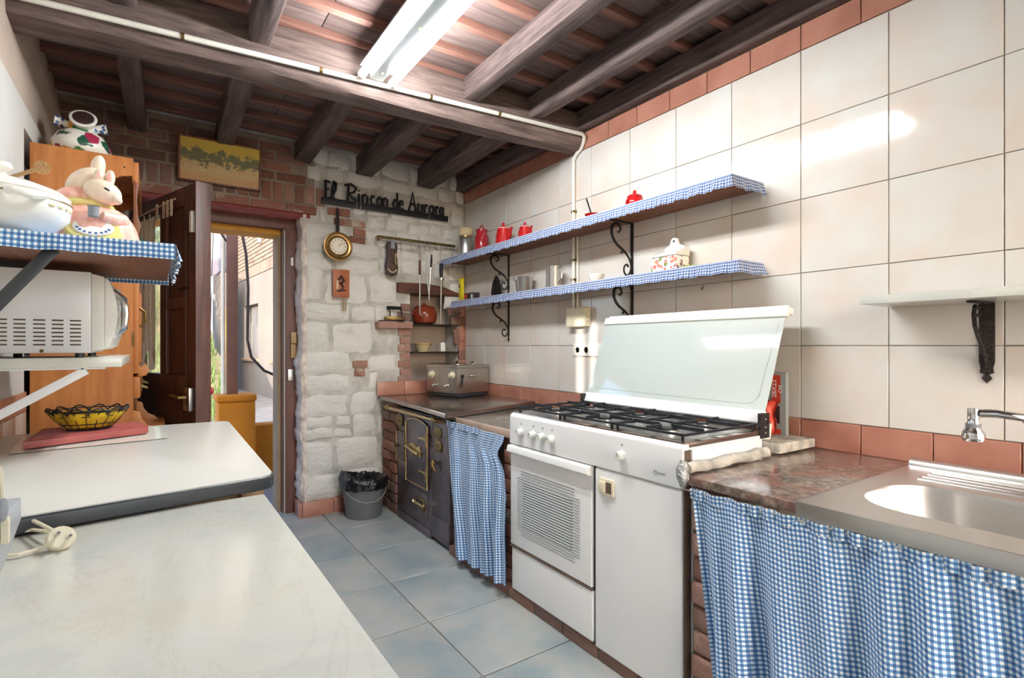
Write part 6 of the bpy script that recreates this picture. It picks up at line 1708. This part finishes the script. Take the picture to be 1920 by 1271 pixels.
# ================================================================ outside the door
tg = obj('ground_outside', bx(-6, 8, 4.28, 30, -.16, -.03), 'terrace'); tag(tg, kind='structure')
lw = thing('garden_wall', (1.1, 5.15, 0), 'bright ochre low terrace wall with a stepped post outside the door', 'wall')
obj('wall', bx(.62, 3.5, 5.08, 5.26, -.03, .50), 'ochre_wall', lw, bev=.012, seg=3)
obj('pillar', bx(.44, .725, 5.02, 5.30, -.03, .72), 'ochre_wall', lw, bev=.015, seg=3)
obj('cap', bx(.425, .735, 5.005, 5.31, .72, .78), 'ochre_wall', lw, bev=.018, seg=3)
po = thing('porch_post', (.545, 5.15, .78), 'brown painted square porch post standing on the ochre wall', 'post')
obj('post', bx(.515, .60, 5.11, 5.19, .78, 2.30), 'post_paint', po, bev=.005)
obj('drain_pipe', MB().cyl((.495, 5.2, .78), (.495, 5.2, 2.3), .017, n=12), 'conduit_white', po)
pbm = obj('porch_beam', bx(-1.2, 3.5, 5.05, 5.22, 2.30, 2.46), 'ochre_beam', bev=.006); tag(pbm, 'ochre painted porch beam over the terrace', 'beam')
cb_ = [(.63, 5.12, 2.2), (.66, 5.09, 2.0), (.675, 5.08, 1.7), (.67, 5.08, 1.25), (.70, 5.08, 1.1), (.80, 5.07, .98), (1.0, 5.06, .88), (1.6, 5.05, .8)]
tag(obj('black_cable', MB().tube(cb_, .012, 8), 'cable', ang=80), 'dark cable looping down from the porch post', 'cable')
tag(obj('overhead_cable', MB().tube([(.2, 5.0, 2.28), (.35, 5.05, 2.24), (.47, 5.1, 2.16), (.51, 5.12, 2.10)], .009, 8), 'cable', ang=80), 'dark cable arching from the porch beam to the post', 'cable')
# house across the yard
hs = thing('neighbour_house', (2.2, 14, -.03), 'pale rendered house with brick upper wall across the yard', 'house')
XA, YA, XB, YB = 2.71, 6.5, 1.67, 21.0
def fac(y): return XA + (XB - XA) * (y - YA) / (YB - YA)
WN = [(11.75, 13.1), (14.43, 16.0)]
def wallpiece(y0, y1, z0, z1, off=0.0, th=.35):
    return MB().hexa([(fac(y0) + off, y0, z0), (fac(y0) + th, y0, z0), (fac(y1) + th, y1, z0), (fac(y1) + off, y1, z0), (fac(y0) + off, y0, z1), (fac(y0) + th, y0, z1), (fac(y1) + th, y1, z1), (fac(y1) + off, y1, z1)])
mb = MB()
for y0, y1, z0, z1 in ((YA, YB, -.03, .85), (YA, YB, 2.27, 2.98), (YA, 11.75, .85, 2.27), (13.1, 14.43, .85, 2.27), (16.0, YB, .85, 2.27)):
    w_ = wallpiece(y0, y1, z0, z1); mb.add(w_.v, w_.f)
obj('rendered_wall', mb, 'facade', hs)
for y0, y1 in WN:
    o = obj('blind_window', wallpiece(y0, y1, .85, 2.27, .14, .3), 'facade_blank', hs)
    obj('sill', wallpiece(y0 - .08, y1 + .08, .80, .86, -.06, .2), 'facade_trim', hs)
obj('brick_backing', wallpiece(YA, YB, 2.98, 6.2, .01, .35), 'facade_joint', hs)
seg = []
def fbrick(y0, y1, z0, z1):
    obj('brick', wallpiece(y0, y1, z0, z1, -.006, .02), 'facade_brick', hs)
cnt = 0
y = 11.2
while y < 17.4 and cnt < 90:
    fbrick(y, y + .07, 3.0, 3.26); y += .085; cnt += 1
stf = MB(); z = 3.28; r = 0
while z < 5.6:
    y = 9.2 + .16 * (r % 2)
    while y < 17.6:
        w_ = wallpiece(y, y + .30, z, z + .08, -.006, .02)
        if 11.3 < y < 15.8 and z < 4.6 and cnt < 296:
            obj('brick', w_, 'facade_brick', hs); cnt += 1
        else: stf.add(w_.v, w_.f)
        y += .325
    z += .10; r += 1
o = obj('far_bricks', stf, 'facade_brick', hs); o['kind'] = 'stuff'
vt = px(489, 445, X=2.14)
obj('vent_pipe', MB().cyl((vt.x - .03, vt.y, vt.z - .12), (vt.x - .03, vt.y, vt.z + .12), .05, n=10), 'conduit_white', hs)
sh_ = thing('garden_shed', (1.5, 16.5, -.03), 'narrow beige outbuilding with a tan doorway beside the grassy bank', 'shed')
obj('wall', bx(1.42, 1.75, 15.5, 15.8, -.03, 3.1), 'facade_trim', sh_)
obj('doorway', bx(1.50, 1.68, 15.46, 15.5, -.03, 2.2), 'ochre_beam', sh_)
obj('side', bx(1.42, 1.5, 15.8, 17, -.03, 3.1), 'facade', sh_)
def hill(u, v):
    x = -4.5 + u * 5.7; y = 9.5 + v * 12
    z = -.1 + max(0, v * 4.6 - .1) * (1 - .25 * u) + .35 * noise.noise((x * .8, y * .8, 1)) + .1 * noise.noise((x * 3, y * 3, 2))
    return (x, y, max(z, -.12) if v < .05 else z)
hl = obj('grassy_bank', MB().sheet(hill, 60, 60), 'hill_grass', ang=180); tag(hl, 'sunlit bank of dry grass rising behind the yard', 'bank')
rng = random.Random(5); mb = MB()
for k in range(2600):
    x = rng.uniform(-1.2, 1.15); v = rng.uniform(.02, .75)
    u = (x + 4.5) / 5.7; b0 = Vector(hill(u, v)); h_ = rng.uniform(.12, .38); a = rng.uniform(0, 6.28)
    d_ = Vector((math.cos(a), math.sin(a), 0)); w_ = Vector((-d_.y, d_.x, 0)) * .014
    mb.add([b0 - w_, b0 + w_, b0 + d_ * h_ * .35 + Vector((0, 0, h_))], [(0, 1, 2)])
o = obj('tall_grass', mb, 'grass_green'); tag(o, 'tall green grass growing on the sunlit bank', 'grass', kind='stuff')
def bush(name, c, r, n, label, mat='leaf_green'):
    t = thing(name, c, label, 'tree'); mb = MB(); rg_ = random.Random(int(c[0] * 10) + n)
    for k in range(n):
        a, b2 = rg_.uniform(0, 6.28), math.acos(rg_.uniform(-1, 1)); rr = r * rg_.uniform(.55, 1) ** .5
        p = Vector((rr * math.sin(b2) * math.cos(a), rr * math.sin(b2) * math.sin(a), rr * math.cos(b2) * .9 + r))
        u_ = Vector((rg_.uniform(-1, 1), rg_.uniform(-1, 1), rg_.uniform(-1, 1))).normalized(); w_ = u_.orthogonal().normalized()
        s_ = rg_.uniform(.09, .17); mb.add([p - u_ * s_, p + w_ * s_ * .5, p + u_ * s_, p - w_ * s_ * .5], [(0, 1, 2, 3)])
    o = obj('foliage', mb, mat, t, world=False); o['kind'] = 'stuff'
    obj('trunk', MB().tube([(0, 0, -.3), (.05, 0, r * .6), (0, .05, r * 1.1)], [.09, .07, .03], 8), 'old_wood', t, world=False)
bush('leafy_tree', (.45, 17.2, 3.0), 1.25, 1500, 'pale green leafy tree at the top of the grassy bank')
bush('young_tree', (-1.4, 14.0, 1.8), 1.2, 1200, 'bushy green tree beyond the bank seen through the door glass')
lau = thing('hanging_sheet', (.45, 6.4, 1.7), 'pale lilac sheet drying on a line beyond the porch', 'laundry')
def sheet_(u, v):
    return (.10 + .56 * u, 6.4 + .05 * math.sin(u * 14) * (.3 + v) + .03 * noise.noise((u * 5, v * 4, 1)), 2.40 + .04 * u - v * (.62 - .22 * u) + .03 * math.sin(u * 7))
obj('cloth', MB().sheet(sheet_, 40, 24), 'laundry', lau, ang=180)
obj('pole', MB().cyl((-.8, 6.4, -.03), (-.8, 6.4, 2.5), .02, n=10), 'steel', lau)
obj('pole', MB().cyl((1.5, 6.45, -.03), (1.5, 6.45, 2.5), .02, n=10), 'steel', lau)
obj('line', MB().tube([(-.8, 6.4, 2.47), (.4, 6.4, 2.43), (1.5, 6.45, 2.48)], .005, 5), 'cable', lau)
for x in (.14, .36, .6): obj('peg', bx(x, x + .015, 6.38, 6.42, 2.40, 2.47), 'blue_print', lau)
rbp = px(392, 733, Y=5.6)
rbl = thing('red_ornament', (rbp.x, 5.6, rbp.z), 'small red ball hanging from a cord outside the door', 'ornament')
obj('ball', MB().ball((rbp.x, 5.6, rbp.z), .042), 'red_enamel', rbl)
obj('cord', MB().cyl((rbp.x, 5.6, rbp.z + .04), (rbp.x, 5.15, 2.31), .003, n=5), 'cable', rbl)
